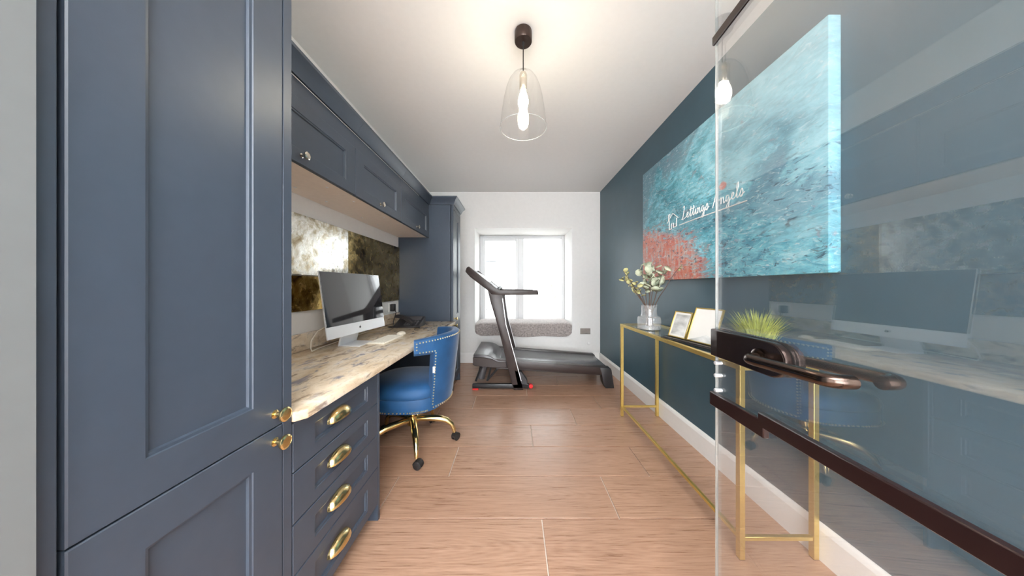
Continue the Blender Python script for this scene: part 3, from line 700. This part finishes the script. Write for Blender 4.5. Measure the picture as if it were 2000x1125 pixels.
# legs: casters at the five star points
for k in range(5):
    a = math.radians(7+72*k); dx, dy = math.cos(a), math.sin(a)
    def P(rr, z): return (CXC+rr*dx, CYC+rr*dy, z)
    q = B(); q.tube([P(0.025, 0.175), P(0.07, 0.178), P(0.13, 0.176), P(0.19, 0.170), P(0.24, 0.155), P(0.275, 0.125), P(0.292, 0.085), P(0.295, 0.062)], [0.018, 0.020, 0.022, 0.022, 0.020, 0.016, 0.014, 0.011], 12)
    lg = obj('leg', q, M['gold'], ch)
    q = B(); ca = a+0.9; ux, uy = math.cos(ca), math.sin(ca); vx, vy = -uy, ux
    c0 = Vector(P(0.297, 0.027))+Vector((ux, uy, 0))*0.012
    for sg in (-1, 1):
        w0, w1 = c0+Vector((vx, vy, 0))*sg*0.006, c0+Vector((vx, vy, 0))*sg*0.021
        q.tube([w0, w0.lerp(w1, 0.3), w0.lerp(w1, 0.8), w1], [0.025, 0.027, 0.027, 0.021], 20)
    q.tube([c0-Vector((vx, vy, 0))*0.01, c0+Vector((vx, vy, 0))*0.01], 0.010, 10)
    hood = []
    for j in range(9):
        t = PI*j/8; hood.append(c0+Vector((ux, uy, 0))*0.029*math.cos(t)+Vector((0, 0, 0.029*math.sin(t))))
    for h0, h1 in zip(hood, hood[1:]):
        w = Vector((vx, vy, 0))*0.019; q.face([h0-w, h1-w, h1+w, h0+w])
    obj('caster', q, M['rubber'], lg)

# ------------------------------------------------------------------ treadmill
TY0, TY1 = 2.99, 3.68
tm = thing('treadmill', 'dark brown folding treadmill standing in front of the window', 'treadmill', (0.3, 3.33, 0))
def X(px): return (px-1004)/175.5
def Z(py): return CH-(py-560)/175.5
# deck: inclined slab, X from -0.46 to 1.07
def zt(x): return 0.318-0.094*(x+0.2)/1.25
q = B(); q.prism([(-0.20, zt(-0.2)-0.012), (1.05, zt(1.05)-0.012), (1.05, zt(1.05)-0.09), (-0.20, zt(-0.2)-0.11)], 1, TY0+0.02, TY1-0.02, 0.004, 1); dk = obj('deck', q, M['tread'], tm)
q = B(); q.prism([(-0.22, zt(-0.2)-0.004), (1.055, zt(1.055)-0.002), (1.075, zt(1.05)-0.02), (1.06, zt(1.05)-0.045), (1.04, zt(1.05)-0.02), (-0.22, zt(-0.2)-0.02)], 1, TY0+0.10, TY1-0.10, 0.002, 1); obj('running_belt', q, M['belt'], dk)
for y0, y1 in ((TY0, TY0+0.085), (TY1-0.085, TY1)):
    q = B(); q.prism([(-0.20, zt(-0.2)+0.004), (1.06, zt(1.06)+0.004), (1.06, zt(1.06)-0.07), (1.0, zt(1.0)-0.085), (-0.20, zt(-0.2)-0.085)], 1, y0, y1, 0.006, 2); obj('side_rail', q, M['tread'], dk)
    q = B(); q.prism([(0.955, zt(0.96)+0.002), (1.07, zt(1.06)+0.004), (1.085, zt(1.06)-0.02), (1.115, 0.0), (1.02, 0.0), (0.99, 0.06), (0.975, zt(1.0)-0.07)], 1, y0-0.006, y1+0.006, 0.008, 2); obj('rear_foot', q, M['blackp'], dk)
# motor hood
hp = [(-0.452, 0.378), (-0.452, 0.262), (-0.43, 0.252), (-0.25, 0.235), (-0.08, 0.235), (-0.08, 0.305), (-0.17, 0.31), (-0.215, 0.325), (-0.25, 0.350), (-0.29, 0.366), (-0.34, 0.374)]
q = B(); q.prism(hp, 1, TY0-0.004, TY1+0.004, 0.010, 3); obj('motor_hood', q, M['treadhood'], tm)
q = B(); q.prism([(-0.456, 0.345), (-0.456, 0.262), (-0.43, 0.250), (-0.25, 0.232), (-0.085, 0.232), (-0.085, 0.295), (-0.19, 0.30), (-0.25, 0.33), (-0.33, 0.345)], 1, TY0-0.010, TY0+0.01, 0.004, 1); obj('hood_side', q, M['tread'], tm)
# lift mechanism below the hood
q = B(); q.tube([(-0.345, 3.10, 0.24), (-0.385, 3.10, 0.08)], 0.045, 16); obj('lift_motor', q, M['treadhood'], tm)
q = B()
for y in (TY0+0.03, TY1-0.03):
    q.tube([(-0.36, y, 0.25), (-0.43, y, 0.07)], 0.012, 8); q.tube([(-0.16, y, 0.24), (-0.30, y, 0.08)], 0.012, 8)
q.tube([(-0.30, TY0+0.03, 0.08), (-0.30, TY1-0.03, 0.08)], 0.012, 8); obj('lift_link', q, M['blackp'], tm)
for i, (y0, y1) in enumerate(((TY0-0.055, TY0-0.012), (TY1+0.012, TY1+0.055))):
    q = B(); q.box((-0.457, y0, 0.018), (0.165, y1, 0.066), 0.006); br = obj('base_rail', q, M['blackp'], tm)
    q = B(); q.box((-0.455, y0+0.002, 0.0), (-0.39, y1-0.002, 0.020), 0.003, 1); obj('foot_pad', q, M['red'], br)
    q = B(); ym = (y0+y1)/2
    q.lathe([(0.008, -0.022), (0.022, -0.020), (0.024, 0), (0.022, 0.020), (0.008, 0.022)], (0.185, ym, 0.040), 20, 1); obj('transport_wheel', q, M['red'], br)
    # upright
    q = B(); q.prism([(-0.004, 0.0), (0.098, 0.0), (0.10, 0.03), (-0.073, 0.673), (-0.135, 1.06), (-0.29, 1.10), (-0.262, 0.98), (-0.171, 0.673), (-0.02, 0.05)], 1, y0, y1, 0.006, 2); up = obj('upright', q, M['tread'], tm)
    q = B(); q.prism([(0.075, 0.10), (0.082, 0.10), (-0.085, 0.72), (-0.122, 1.0), (-0.129, 1.0), (-0.092, 0.72)], 1, y0-0.001, y0+0.004); obj('trim_strip', q, M['alu'], up)
    # boot at the foot of the upright
    q = B(); q.prism([(0.04, 0.04), (0.15, 0.05), (0.145, 0.11), (0.08, 0.20), (0.0, 0.22)], 1, y0 if i == 0 else y0-0.03, y1+0.03 if i == 0 else y1, 0.005, 1); obj('pivot_cover', q, M['blackp'], up)
    # side arm of the console with the handle bar
    q = B()
    arm = [(910.4,530.8),(913,523),(917.5,521),(969,562.5),(976,566),(1049.5,566.5),(1051.5,575.6),(975,576),(960.8,575),(952.8,566.5),(920,541.5)]
    q.prism([(X(px), Z(py)) for px, py in arm], 1, y0-0.004, y1+0.004, 0.008, 2); obj('handlebar', q, M['tread'], tm)
# console between the arms
def CP(t, n):  # t along the slope from top to bottom, n out of the face
    ax, az = X(915), Z(526); bx, bz = X(968), Z(567); dx, dz = bx-ax, bz-az; L_ = math.hypot(dx, dz); ux, uz = dx/L_, dz/L_
    return (ax+ux*t+(-uz)*n, az+uz*t+ux*n)
q = B(); q.prism([CP(0.0, -0.035), CP(-0.01, 0.0), CP(0.01, 0.02), CP(0.36, 0.018), CP(0.38, 0.0), CP(0.35, -0.04)], 1, TY0-0.012, TY1+0.012, 0.008, 2); cs = obj('console', q, M['blackp'], tm)
q = B(); q.prism([CP(0.08, 0.019), CP(0.09, 0.030), CP(0.23, 0.030), CP(0.24, 0.017)], 1, TY0+0.12, TY1-0.12, 0.003, 1); obj('display', q, M['alu'], cs)
for k in range(6):
    q = B(); q.prism([CP(0.28, 0.017), CP(0.285, 0.024), CP(0.305, 0.024), CP(0.31, 0.017)], 1, TY0+0.12+k*0.075, TY0+0.17+k*0.075); obj('button', q, M['treadhood'], cs)
q = B(); q.tube([(X(972), TY0+0.02, Z(566)), (X(974), TY0+0.09, Z(562)), (X(974), TY1-0.09, Z(562)), (X(972), TY1-0.02, Z(566))], 0.017, 12); obj('front_grip', q, M['blackp'], tm)

# ------------------------------------------------------------------ console table
tb = thing('console_table', 'slim gold console table with glass top against the teal wall', 'table', (1.10, 1.735, 0))
LX0, LX1, LY0, LY1, LT = 0.943, 1.249, 1.120, 2.350, 0.806
hw = 0.011
for x in (LX0, LX1):
    for y in (LY0, LY1):
        q = B(); q.box((x-hw, y-hw, 0.002), (x+hw, y+hw, LT-0.022), 0.001, 1); lg = obj('leg', q, M['brush'], tb)
        q = B(); q.box((x-hw+0.001, y-hw+0.001, 0), (x+hw-0.001, y+hw-0.001, 0.003)); obj('foot_pad', q, M['rubber'], lg, sm=False)
q = B()
q.box((LX0-hw, LY0-hw, LT-0.022), (LX0+hw, LY1+hw, LT), 0.001, 1); q.box((LX1-hw, LY0-hw, LT-0.022), (LX1+hw, LY1+hw, LT), 0.001, 1)
q.box((LX0+hw, LY0-hw, LT-0.022), (LX1-hw, LY0+hw, LT), 0.001, 1); q.box((LX0+hw, LY1-hw, LT-0.022), (LX1-hw, LY1+hw, LT), 0.001, 1)
obj('top_frame', q, M['brush'], tb)
for a, c in (((LX0+hw, LY0-hw*0.7, 0.077), (LX1-hw, LY0+hw*0.7, 0.093)), ((LX0+hw, LY1-hw*0.7, 0.077), (LX1-hw, LY1+hw*0.7, 0.093)), ((LX0-hw*0.7, LY0+hw, 0.077), (LX0+hw*0.7, LY1-hw, 0.093))):
    q = B(); q.box(a, c, 0.001, 1); obj('stretcher', q, M['brush'], tb)
q = B(); q.box((LX0+hw, LY0+hw, LT-0.008), (LX1-hw, LY1-hw, LT-0.001)); obj('glass_top', q, M['table_glass'], tb, sm=False)

# vase with eucalyptus
VX, VY = 1.035, 2.06
vs = thing('glass_vase', 'ribbed clear glass vase with a narrow neck on the console table', 'vase', (VX, VY, LT))
def ribbed(prof, rib, n=96):
    L = []
    for r_, z, k in prof:
        L.append([(VX+(r_+k*rib*math.cos(24*2*PI*i/n))*math.cos(2*PI*i/n), VY+(r_+k*rib*math.cos(24*2*PI*i/n))*math.sin(2*PI*i/n), LT+z) for i in range(n)])
    return L
q = B(); q.rings(ribbed([(0.070, 0.0, 0), (0.080, 0.004, 1), (0.081, 0.02, 1), (0.081, 0.082, 1), (0.076, 0.094, 1), (0.058, 0.103, 0.4), (0.054, 0.115, 0), (0.053, 0.178, 0), (0.055, 0.184, 0)], 0.0012), True, False)
obj('vase_body', q, M['vase_glass'], vs)
q = B(); q.lathe([(0.074, 0.006), (0.076, 0.012), (0.074, 0.018), (0.01, 0.018)], (VX, VY, LT), 30); obj('thick_base', q, M['vase_glass'], vs)
eu = thing('eucalyptus_bouquet', 'dried eucalyptus branches with grey green leaves in the vase', 'flowers', (VX, VY, LT+0.02))
leaf_me = {}
def leaf_mesh(kind):
    q = B(); n = 8
    rim = [(0.5*math.sin(2*PI*i/n)*(0.8 if kind else 1.0), 0.5-0.5*math.cos(2*PI*i/n), 0.06*math.sin(2*PI*i/n)**2) for i in range(n)]
    top = [Vector(p)+Vector((0, 0, 0.03)) for p in rim]
    q.rings([rim, top]); me = bpy.data.meshes.new('leaf')
    bmesh.ops.recalc_face_normals(q.bm, faces=q.bm.faces[:]); q.bm.to_mesh(me); q.bm.free(); me.materials.append(M['leaf2' if kind else 'leaf'])
    for p in me.polygons: p.use_smooth = True
    return me
LM = [leaf_mesh(0), leaf_mesh(1)]
def add_leaf(st, c, d, size, kind):
    o = bpy.data.objects.new('leaf', LM[kind]); COL.objects.link(o); o.parent = st
    z = Vector((random.uniform(-1, 1), random.uniform(-1, 1), random.uniform(0.2, 1))); y = d.normalized(); x = y.cross(z).normalized(); z = x.cross(y)
    m = Matrix((x, y, z)).transposed().to_4x4(); o.matrix_local = Matrix.Translation(c-wpos(st)) @ m @ Matrix.Scale(size, 4)
tips = [((-0.19, 0.02, 0.445), 1), ((-0.15, 0.06, 0.42), 1), ((-0.22, -0.03, 0.39), 1), ((-0.12, -0.03, 0.36), 1), ((-0.04, 0.05, 0.49), 0), ((0.0, -0.03, 0.50), 0), ((0.05, 0.0, 0.47), 0),
        ((0.09, -0.05, 0.46), 0), ((-0.01, -0.06, 0.44), 0), ((0.11, 0.02, 0.42), 0), ((0.03, 0.07, 0.47), 0), ((0.165, -0.14, 0.485), 2)]
for ti, (tp, kind) in enumerate(tips):
    p0 = Vector((VX+random.uniform(-0.03, 0.03), VY+random.uniform(-0.03, 0.03), LT+0.025)); p3 = Vector((VX+tp[0], VY+tp[1], LT+tp[2]))
    nk = Vector((VX+max(-0.03, min(0.03, tp[0]*0.25)), VY+max(-0.03, min(0.03, tp[1]*0.25)), LT+0.182))
    pts = [p0, p0.lerp(nk, 0.5), nk]+[nk.lerp(p3, k/5)+Vector((random.uniform(-.006, .006), random.uniform(-.006, .006), 0.012*math.sin(PI*k/5))) for k in range(1, 6)]
    q = B(); q.tube(pts, [0.0035, 0.0033, 0.0032, 0.003, 0.0027, 0.0024, 0.002, 0.0015], 6); st = obj('stem', q, M['stem'], eu)
    nl = {0: 9, 1: 7, 2: 4}[kind]
    for k in range(nl):
        t = (0.40+0.6*k/(nl-1)) if kind != 2 else 0.85+0.15*k/3
        c = nk.lerp(p3, t); an = random.uniform(0, 2*PI); d = Vector((math.cos(an), math.sin(an), random.uniform(-0.1, 0.8)))
        sz = {0: random.uniform(0.040, 0.062), 1: random.uniform(0.022, 0.042), 2: random.uniform(0.015, 0.022)}[kind]
        add_leaf(st, c, d, sz, 0 if kind == 0 else 1)

# picture frames on a dark tray
dv = Vector((0.17, -0.985, 0)).normalized(); rzT = math.atan2(dv.y, dv.x)
tr = thing('display_tray', 'dark slate tray under the two photo frames on the console table', 'tray', (1.045, 1.552, LT), rz=rzT)
q = B(); q.box((-0.185, -0.075, 0.0), (0.185, 0.075, 0.006), 0.002, 1); q.box((-0.18, -0.07, 0.006), (0.18, 0.07, 0.012), 0.002, 1); obj('tray_slab', q, M['blackp'], tr, local=True)
def photo_frame(label, s, w, h, m, lean):
    f = thing('photo_frame', label, 'photo frame', (1.045+dv.x*s, 1.552+dv.y*s, LT+0.012), rz=rzT, group='photo frames on the tray')
    R = Matrix.Translation((0, -0.035, 0.0015)) @ Matrix.Rotation(-lean, 4, 'X')
    q = B(); t = 0.006
    q.box((-w/2, -0.006, 0), (-w/2+t, 0.006, h), 0.001, 1); q.box((w/2-t, -0.006, 0), (w/2, 0.006, h), 0.001, 1); q.box((-w/2+t, -0.006, 0), (w/2-t, 0.006, t), 0.001, 1); q.box((-w/2+t, -0.006, h-t), (w/2-t, 0.006, h), 0.001, 1)
    q.xf(R); obj('frame_border', q, M['brush'], f, local=True)
    q = B(); q.box((-w/2+t, -0.002, t), (w/2-t, 0.004, h-t)); q.xf(R); pc = obj('picture', q, M['paper'], f, local=True, sm=False)
    if m:
        q = B(); q.box((-w/2+t+0.012, -0.003, t+0.012), (w/2-t-0.012, -0.001, h-t-0.012)); q.xf(R); obj('print', q, M['print'], pc, local=True, sm=False)
    else:
        q = B(); L = [(-w/2+t, 0.0), (-w/4, 0.012), (0, 0.03), (w/6, 0.045), (w/3, 0.035), (w/2-t, 0.03), (w/2-t, 0.0)]
        q.prism([(a, t+c) for a, c in L], 1, -0.0028, -0.001); q.xf(R); obj('print', q, M['print'], pc, local=True, sm=False)
    q = B(); q.box((-0.02, 0.006, h*0.5), (0.02, 0.009, h*0.8)); q.xf(R)
    top = R @ Vector((0, 0.009, h*0.75)); q.tube([top, (0, 0.058, 0.002)], 0.004, 6); obj('easel_leg', q, M['blackp'], f, local=True)
photo_frame('small gold photo frame with grey print, nearer the vase', -0.10, 0.135, 0.165, 1, math.radians(20))
photo_frame('larger gold photo frame with pale picture, nearer the glass door', 0.065, 0.175, 0.20, 0, math.radians(20))

# faux grass in a pot
GX, GY = 1.085, 1.20
gp = thing('potted_grass', 'small pot of green grass on the console table end', 'plant', (GX, GY, LT))
q = B(); q.lathe([(0.045, 0), (0.058, 0.004), (0.064, 0.075), (0.062, 0.08), (0.057, 0.078), (0.054, 0.062), (0.005, 0.062)], (GX, GY, LT), 24); obj('pot', q, M['paper'], gp)
q = B()
for i in range(420):
    a = random.uniform(0, 2*PI); r0 = 0.048*math.sqrt(random.random()); lean = random.uniform(0.2, 1.0)*r0/0.048*0.10+random.uniform(0, 0.02); hh = random.uniform(0.11, 0.185)*(1-0.25*r0/0.048)
    base = Vector((GX+r0*math.cos(a), GY+r0*math.sin(a), LT+0.06)); d = Vector((math.cos(a), math.sin(a), 0)); s_ = Vector((math.cos(a+1.3), math.sin(a+1.3), 0))*0.0016
    m_ = base+d*lean*0.35+Vector((0, 0, hh*0.6)); t_ = base+d*lean+Vector((0, 0, hh)); e = s_.cross(Vector((0, 0, 1)))*0.4
    q.rings([[base-s_, base+s_, base+e], [m_-s_*0.8, m_+s_*0.8, m_+e*0.8], [t_-s_*0.1, t_+s_*0.1, t_+e*0.1]])
o = obj('grass_blades', q, M['grass'], gp, sm=False); o['kind'] = 'stuff'

# ------------------------------------------------------------------ canvas on the teal wall
AY0, AY1, AZ0, AZ1, AX = 1.050, 2.565, 1.185, 2.195, 1.228
cv = thing('abstract_canvas', 'large turquoise abstract canvas with coral corner and white handwritten lettering', 'painting', (XR-0.01, (AY0+AY1)/2, (AZ0+AZ1)/2))
q = B(); q.box((AX, AY0, AZ0), (XR-0.001, AY1, AZ1), 0.004, 2)
for f in q.bm.faces: pass
obj('painted_canvas', q, M['paint'], cv)
# handwriting: strokes in (s, t), s along the writing direction (far to near), in metres
def stroke(q, pts, r=0.0026):
    out = []
    P_ = [Vector((p[0], p[1])) for p in pts]
    n = len(P_)
    for i in range(n-1):
        p0, p1, p2, p3 = P_[max(i-1, 0)], P_[i], P_[i+1], P_[min(i+2, n-1)]
        for k in range(5):
            t = k/5; out.append(0.5*((2*p1)+(-p0+p2)*t+(2*p0-5*p1+4*p2-p3)*t*t+(-p0+3*p1-3*p2+p3)*t**3))
    out.append(P_[-1])
    q.tube([(AX-0.001, 2.0-p.x, 1.60+p.y) for p in out], r, 6)
GL = {
 'L': (0.050, [[(0.018,0.075),(0.030,0.082),(0.024,0.045),(0.012,0.008),(0.002,0.006),(0.010,0.0),(0.030,0.004),(0.048,0.010)]]),
 'e': (0.030, [[(0.0,0.012),(0.016,0.022),(0.018,0.034),(0.010,0.034),(0.006,0.016),(0.014,0.002),(0.030,0.012)]]),
 't': (0.026, [[(0.0,0.012),(0.014,0.040),(0.016,0.062),(0.010,0.016),(0.015,0.002),(0.026,0.012)], [(0.002,0.044),(0.026,0.048)]]),
 'i': (0.022, [[(0.0,0.012),(0.010,0.034),(0.008,0.008),(0.013,0.002),(0.022,0.012)], [(0.012,0.048),(0.014,0.051)]]),
 'n': (0.036, [[(0.0,0.030),(0.006,0.034),(0.005,0.002),(0.009,0.024),(0.020,0.034),(0.022,0.010),(0.026,0.002),(0.036,0.012)]]),
 'g': (0.034, [[(0.022,0.030),(0.010,0.034),(0.003,0.018),(0.010,0.004),(0.022,0.024),(0.023,0.0),(0.018,-0.026),(0.006,-0.030),(0.010,-0.014),(0.034,0.010)]]),
 's': (0.030, [[(0.0,0.010),(0.014,0.038),(0.020,0.020),(0.014,0.002),(0.004,0.004),(0.016,0.010),(0.030,0.016)]]),
 'A': (0.056, [[(0.0,0.0),(0.012,0.030),(0.030,0.078),(0.034,0.040),(0.038,0.0)], [(0.008,0.026),(0.030,0.030),(0.054,0.026)]]),
 'l': (0.024, [[(0.0,0.012),(0.016,0.050),(0.017,0.076),(0.009,0.060),(0.009,0.010),(0.014,0.002),(0.024,0.012)]]),
}
q = B(); s = 0.030
for c in 'Lettings Angels':
    if c == ' ': s += 0.030; continue
    w_, st_ = GL[c]; k = 1.12
    for pl in st_: stroke(q, [(s+x*k, 0.018+y*k) for x, y in pl])
    s += w_*k*0.98
stroke(q, [(0.005, -0.013), (0.20, -0.012), (0.40, -0.014), (0.585, -0.016)], 0.0036)
ob = obj('lettering', q, M['ink'], cv)
q = B()
def hp(pts): q.tube([(AX-0.001, 2.0-x, 1.60+y) for x, y in pts], 0.003, 6)
hp([(-0.125, -0.02), (-0.125, 0.055)]); hp([(-0.125, -0.02), (-0.095, -0.018)]); hp([(-0.095, -0.018), (-0.095, 0.022), (-0.070, 0.022), (-0.070, -0.014)]); hp([(-0.070, -0.014), (-0.030, -0.010)]); hp([(-0.030, -0.010), (-0.030, 0.050)])
hp([(-0.155, 0.035), (-0.078, 0.098), (-0.010, 0.048)]); hp([(-0.135, 0.055), (-0.135, 0.10), (-0.115, 0.10), (-0.115, 0.075)])
obj('house_outline', q, M['ink'], cv)

# ------------------------------------------------------------------ window seat cushion, sockets
q = B(); nx, ny = 90, 40; L = []
x0, x1 = WX0+0.012, WX1-0.012; y0, y1 = YB-0.045, YW-0.02
def cush(u, ang):
    # ring around the cushion section in (y,z) at u along the length
    return
for i in range(nx+1):
    u = i/nx; ring = []
    en = min(1, min(u, 1-u)*18)**0.5
    for k in range(ny):
        a = 2*PI*k/ny; cy, cz = math.cos(a), math.sin(a)
        e = 0.45; yy = abs(cy)**e*(1 if cy > 0 else -1); zz = abs(cz)**e*(1 if cz > 0 else -1)
        hy, hz_ = (y1-y0)/2, 0.052
        p = Vector((x0+(x1-x0)*u, (y0+y1)/2+yy*hy*(0.97+0.03*en), WZ0+0.054+zz*hz_*(0.55+0.45*en)))
        p.z += 0.006*mnoise.noise(Vector((p.x*5, p.y*5, 1.0)))
        # fall of the throw over the front edge
        if p.y < YB-0.005:
            t = min(1, (YB-0.005-p.y)/0.04); drop = (0.20+0.020*math.sin(p.x*3.0+0.6)+0.012*math.sin(p.x*11))*t
            if zz < 0.3: p.z -= drop*(0.3-zz)/1.3
        d = Vector((0, yy, zz)); p += d*0.004*mnoise.noise(Vector((p.x*40, p.y*40, p.z*40)))
        if p.y > YB+0.002 and p.z < WZ0+0.001: p.z = WZ0+0.001
        ring.append(p)
    L.append(ring)
q.rings(L); tag(obj('seat_cushion', q, M['fur'], None), 'grey faux fur cushion on the window seat', 'cushion')

sk = thing('wall_socket', 'brushed steel double socket on the white wall beside the window', 'socket', (1.065, YB, 0.455))
q = B(); q.box((0.985, YB-0.008, 0.425), (1.135, YB-0.0005, 0.512), 0.002, 1); pl = obj('plate', q, M['socket'], sk)
for cx in (1.022, 1.098):
    q = B(); q.box((cx-0.022, YB-0.0095, 0.440), (cx+0.022, YB-0.007, 0.485), 0.001, 1); obj('outlet', q, M['socket'], pl)
    q = B(); q.box((cx-0.008, YB-0.011, 0.490), (cx+0.008, YB-0.007, 0.505), 0.001, 1); obj('switch', q, M['socket'], pl)
q = B(); q.lathe([(0.024, 0), (0.024, -0.006), (0.018, -0.010), (0.004, -0.011)], (1.115, YB-0.0005, 0.285), 20, 1); tag(obj('cable_cover', q, M['skirt']), 'small round white cable cover low on the window wall', 'cover')

# ------------------------------------------------------------------ monitor and desk things
def monitor():
    th = math.radians(86)
    t = thing('computer_monitor', 'silver all-in-one computer with glossy dark screen on the worktop', 'computer', (-1.0, 1.755, WT), rz=th)
    # local: x along the width, -y toward the viewer
    R = Matrix.Translation((0, 0, 0.078)) @ Matrix.Rotation(math.radians(-8), 4, 'X')
    w, h = 0.570, 0.385
    q = B(); n = 16
    L = [[(-w/2, 0, 0), (w/2, 0, 0), (w/2, 0, h), (-w/2, 0, h)], [(-w/2, 0.006, 0), (w/2, 0.006, 0), (w/2, 0.006, h), (-w/2, 0.006, h)],
         [(-w/2+0.06, 0.016, 0.05), (w/2-0.06, 0.016, 0.05), (w/2-0.06, 0.016, h-0.05), (-w/2+0.06, 0.016, h-0.05)], [(-w/4, 0.032, 0.10), (w/4, 0.032, 0.10), (w/4, 0.032, h-0.10), (-w/4, 0.032, h-0.10)]]
    q.rings(L); q.xf(R); hs = obj('housing', q, M['alu'], t, local=True)
    q = B(); q.box((-w/2+0.001, -0.003, 0.068), (w/2-0.001, 0.001, h-0.001), 0.001, 1); q.xf(R); obj('screen', q, M['screen'], hs, local=True, sm=False)
    def logo(q, y, s, cx, cz):
        for sx in (-1, 1): q.ball((cx+sx*0.35*s, y, cz), 0.55*s, 10, (1, 0.12, 1.25))
        q.ball((cx+0.25*s, y, cz+1.0*s), 0.32*s, 8, (0.6, 0.2, 1.0))
    q = B(); logo(q, -0.0005, 0.010, 0, 0.034); q.xf(R); obj('logo', q, M['blackp'], hs, local=True)
    q = B(); logo(q, 0.032, 0.028, 0, h*0.5); q.xf(R); obj('logo', q, M['blackp'], hs, local=True)
    q = B(); q.prism([(0.035, 0.20), (0.045, 0.20), (0.095, 0.006), (0.095, 0.0), (-0.045, 0.0), (-0.045, 0.005), (0.085, 0.006)], 0, -0.085, 0.085, 0.0015, 1); obj('stand', q, M['alu'], t, local=True)
    return t
monitor()
# power cable looping behind the monitor
q = B(); q.tube([(-1.125, 1.66, 0.90), (-1.155, 1.58, 0.87), (-1.165, 1.545, 0.82), (-1.15, 1.52, 0.78), (-1.15, 1.53, 0.762), (-1.17, 1.60, 0.761), (-1.19, 1.85, 0.761), (-1.20, 2.2, 0.761)], 0.0035, 8); tag(obj('power_cable', q, M['ivory']), 'white power cable looping down behind the computer', 'cable')
kb = thing('keyboard', 'slim ivory keyboard in front of the computer', 'keyboard', (-0.895, 1.885, WT))
q = B(); q.box((-0.955, 1.735, WT), (-0.838, 2.035, WT+0.008), 0.002, 1); obj('keyboard_body', q, M['ivory'], kb)
for ry in range(5):
    for k in range(14):
        q = B(); xx = -0.949+ry*0.0218; yy = 1.741+k*0.0206
        if ry == 4 and 4 <= k <= 8:
            if k > 4: continue
            q.box((xx, yy, WT+0.007), (xx+0.019, yy+0.0206*4+0.018, WT+0.011), 0.001, 1)
        else: q.box((xx, yy, WT+0.007), (xx+0.019, yy+0.018, WT+0.011), 0.001, 1)
        obj('key', q, M['key'], kb)
q = B(); q.lathe([(0.030, 0), (0.032, 0.004), (0.028, 0.014), (0.016, 0.021), (0.002, 0.023)], (-0.885, 2.105, WT), 24, sx=0.95, sy=1.6); tag(obj('mouse', q, M['ivory']), 'low ivory computer mouse beside the keyboard', 'mouse')

ph = thing('desk_phone', 'black desk phone with handset and keypad near the tall cabinet', 'telephone', (-0.985, 2.53, WT), rz=math.radians(72))
q = B(); q.prism([(-0.10, 0.0), (-0.10, 0.018), (0.085, 0.085), (0.10, 0.085), (0.10, 0.0)], 0, -0.11, 0.12, 0.006, 2); pb = obj('phone_base', q, M['blackp'], ph, local=True)
TR = Matrix.Translation((0, -0.10, 0.018)) @ Matrix.Rotation(math.atan2(0.067, 0.185), 4, 'X')
q = B(); hsx = -0.072
L = []
for i in range(15):
    y = 0.0+0.195*i/14; k = abs(i-7)/7; hgt = 0.018+0.014*(1-k)+0.0; wd = 0.022+0.006*k**2
    z0 = 0.004+0.020*(1-k**2)
    L.append([(hsx-wd, y, z0), (hsx+wd, y, z0), (hsx+wd, y, z0+0.018+0.004*k), (hsx+wd*0.6, y, z0+0.030), (hsx-wd*0.6, y, z0+0.030), (hsx-wd, y, z0+0.018+0.004*k)])
q.rings(L); q.xf(TR); obj('handset', q, M['blackp'], ph, local=True)
q = B(); q.box((-0.025, 0.118, -0.001), (0.10, 0.185, 0.004), 0.001, 1); q.xf(TR); obj('display', q, M['treadhood'], pb, local=True)
for i in range(4):
    for j in range(5):
        q = B(); q.box((-0.022+j*0.025, 0.015+i*0.024, 0), (-0.004+j*0.025, 0.031+i*0.024, 0.004), 0.001, 1); q.xf(TR); obj('button', q, M['treadhood'], pb, local=True)
q = B(); pts = []
for i in range(140):
    t = i/139; a = t*2*PI*18; c = Vector((-1.02, 2.40, WT+0.010)).lerp(Vector((-1.12, 2.30, WT+0.010)), t) if t < 0.5 else Vector((-1.07, 2.35, WT+0.010)).lerp(Vector((-1.03, 2.46, WT+0.012)), (t-0.5)*2)
    pts.append(c+Vector((0.006*math.cos(a), 0.0, 0.007*math.sin(a))))
q.tube(pts, 0.0022, 5); obj('coiled_cord', q, M['blackp'], ph); ph.children[-1].matrix_parent_inverse = (Matrix.Translation(ph.location) @ Matrix.Rotation(ph.rotation_euler.z, 4, 'Z')).inverted() @ Matrix.Translation(ph.location)

so = thing('double_socket', 'white double wall socket with a black plug above the desk phone', 'socket', (XL, 2.75, 0.88))
q = B(); q.box((XL, 2.67, 0.875), (XL+0.008, 2.82, 0.965), 0.002, 1); obj('plate', q, M['skirt'], so)
q = B(); q.box((XL+0.008, 2.685, 0.885), (XL+0.045, 2.745, 0.955), 0.006, 2); obj('plug', q, M['blackp'], so)
q = B(); q.tube([(XL+0.045, 2.715, 0.90), (XL+0.065, 2.70, 0.87), (XL+0.06, 2.66, 0.80), (XL+0.08, 2.60, WT+0.006), (XL+0.13, 2.52, WT+0.006), (XL+0.10, 2.45, WT+0.006), (XL+0.17, 2.40, WT+0.007)], 0.004, 8); tag(obj('plug_cable', q, M['blackp']), 'black cable trailing from the wall plug onto the worktop', 'cable')
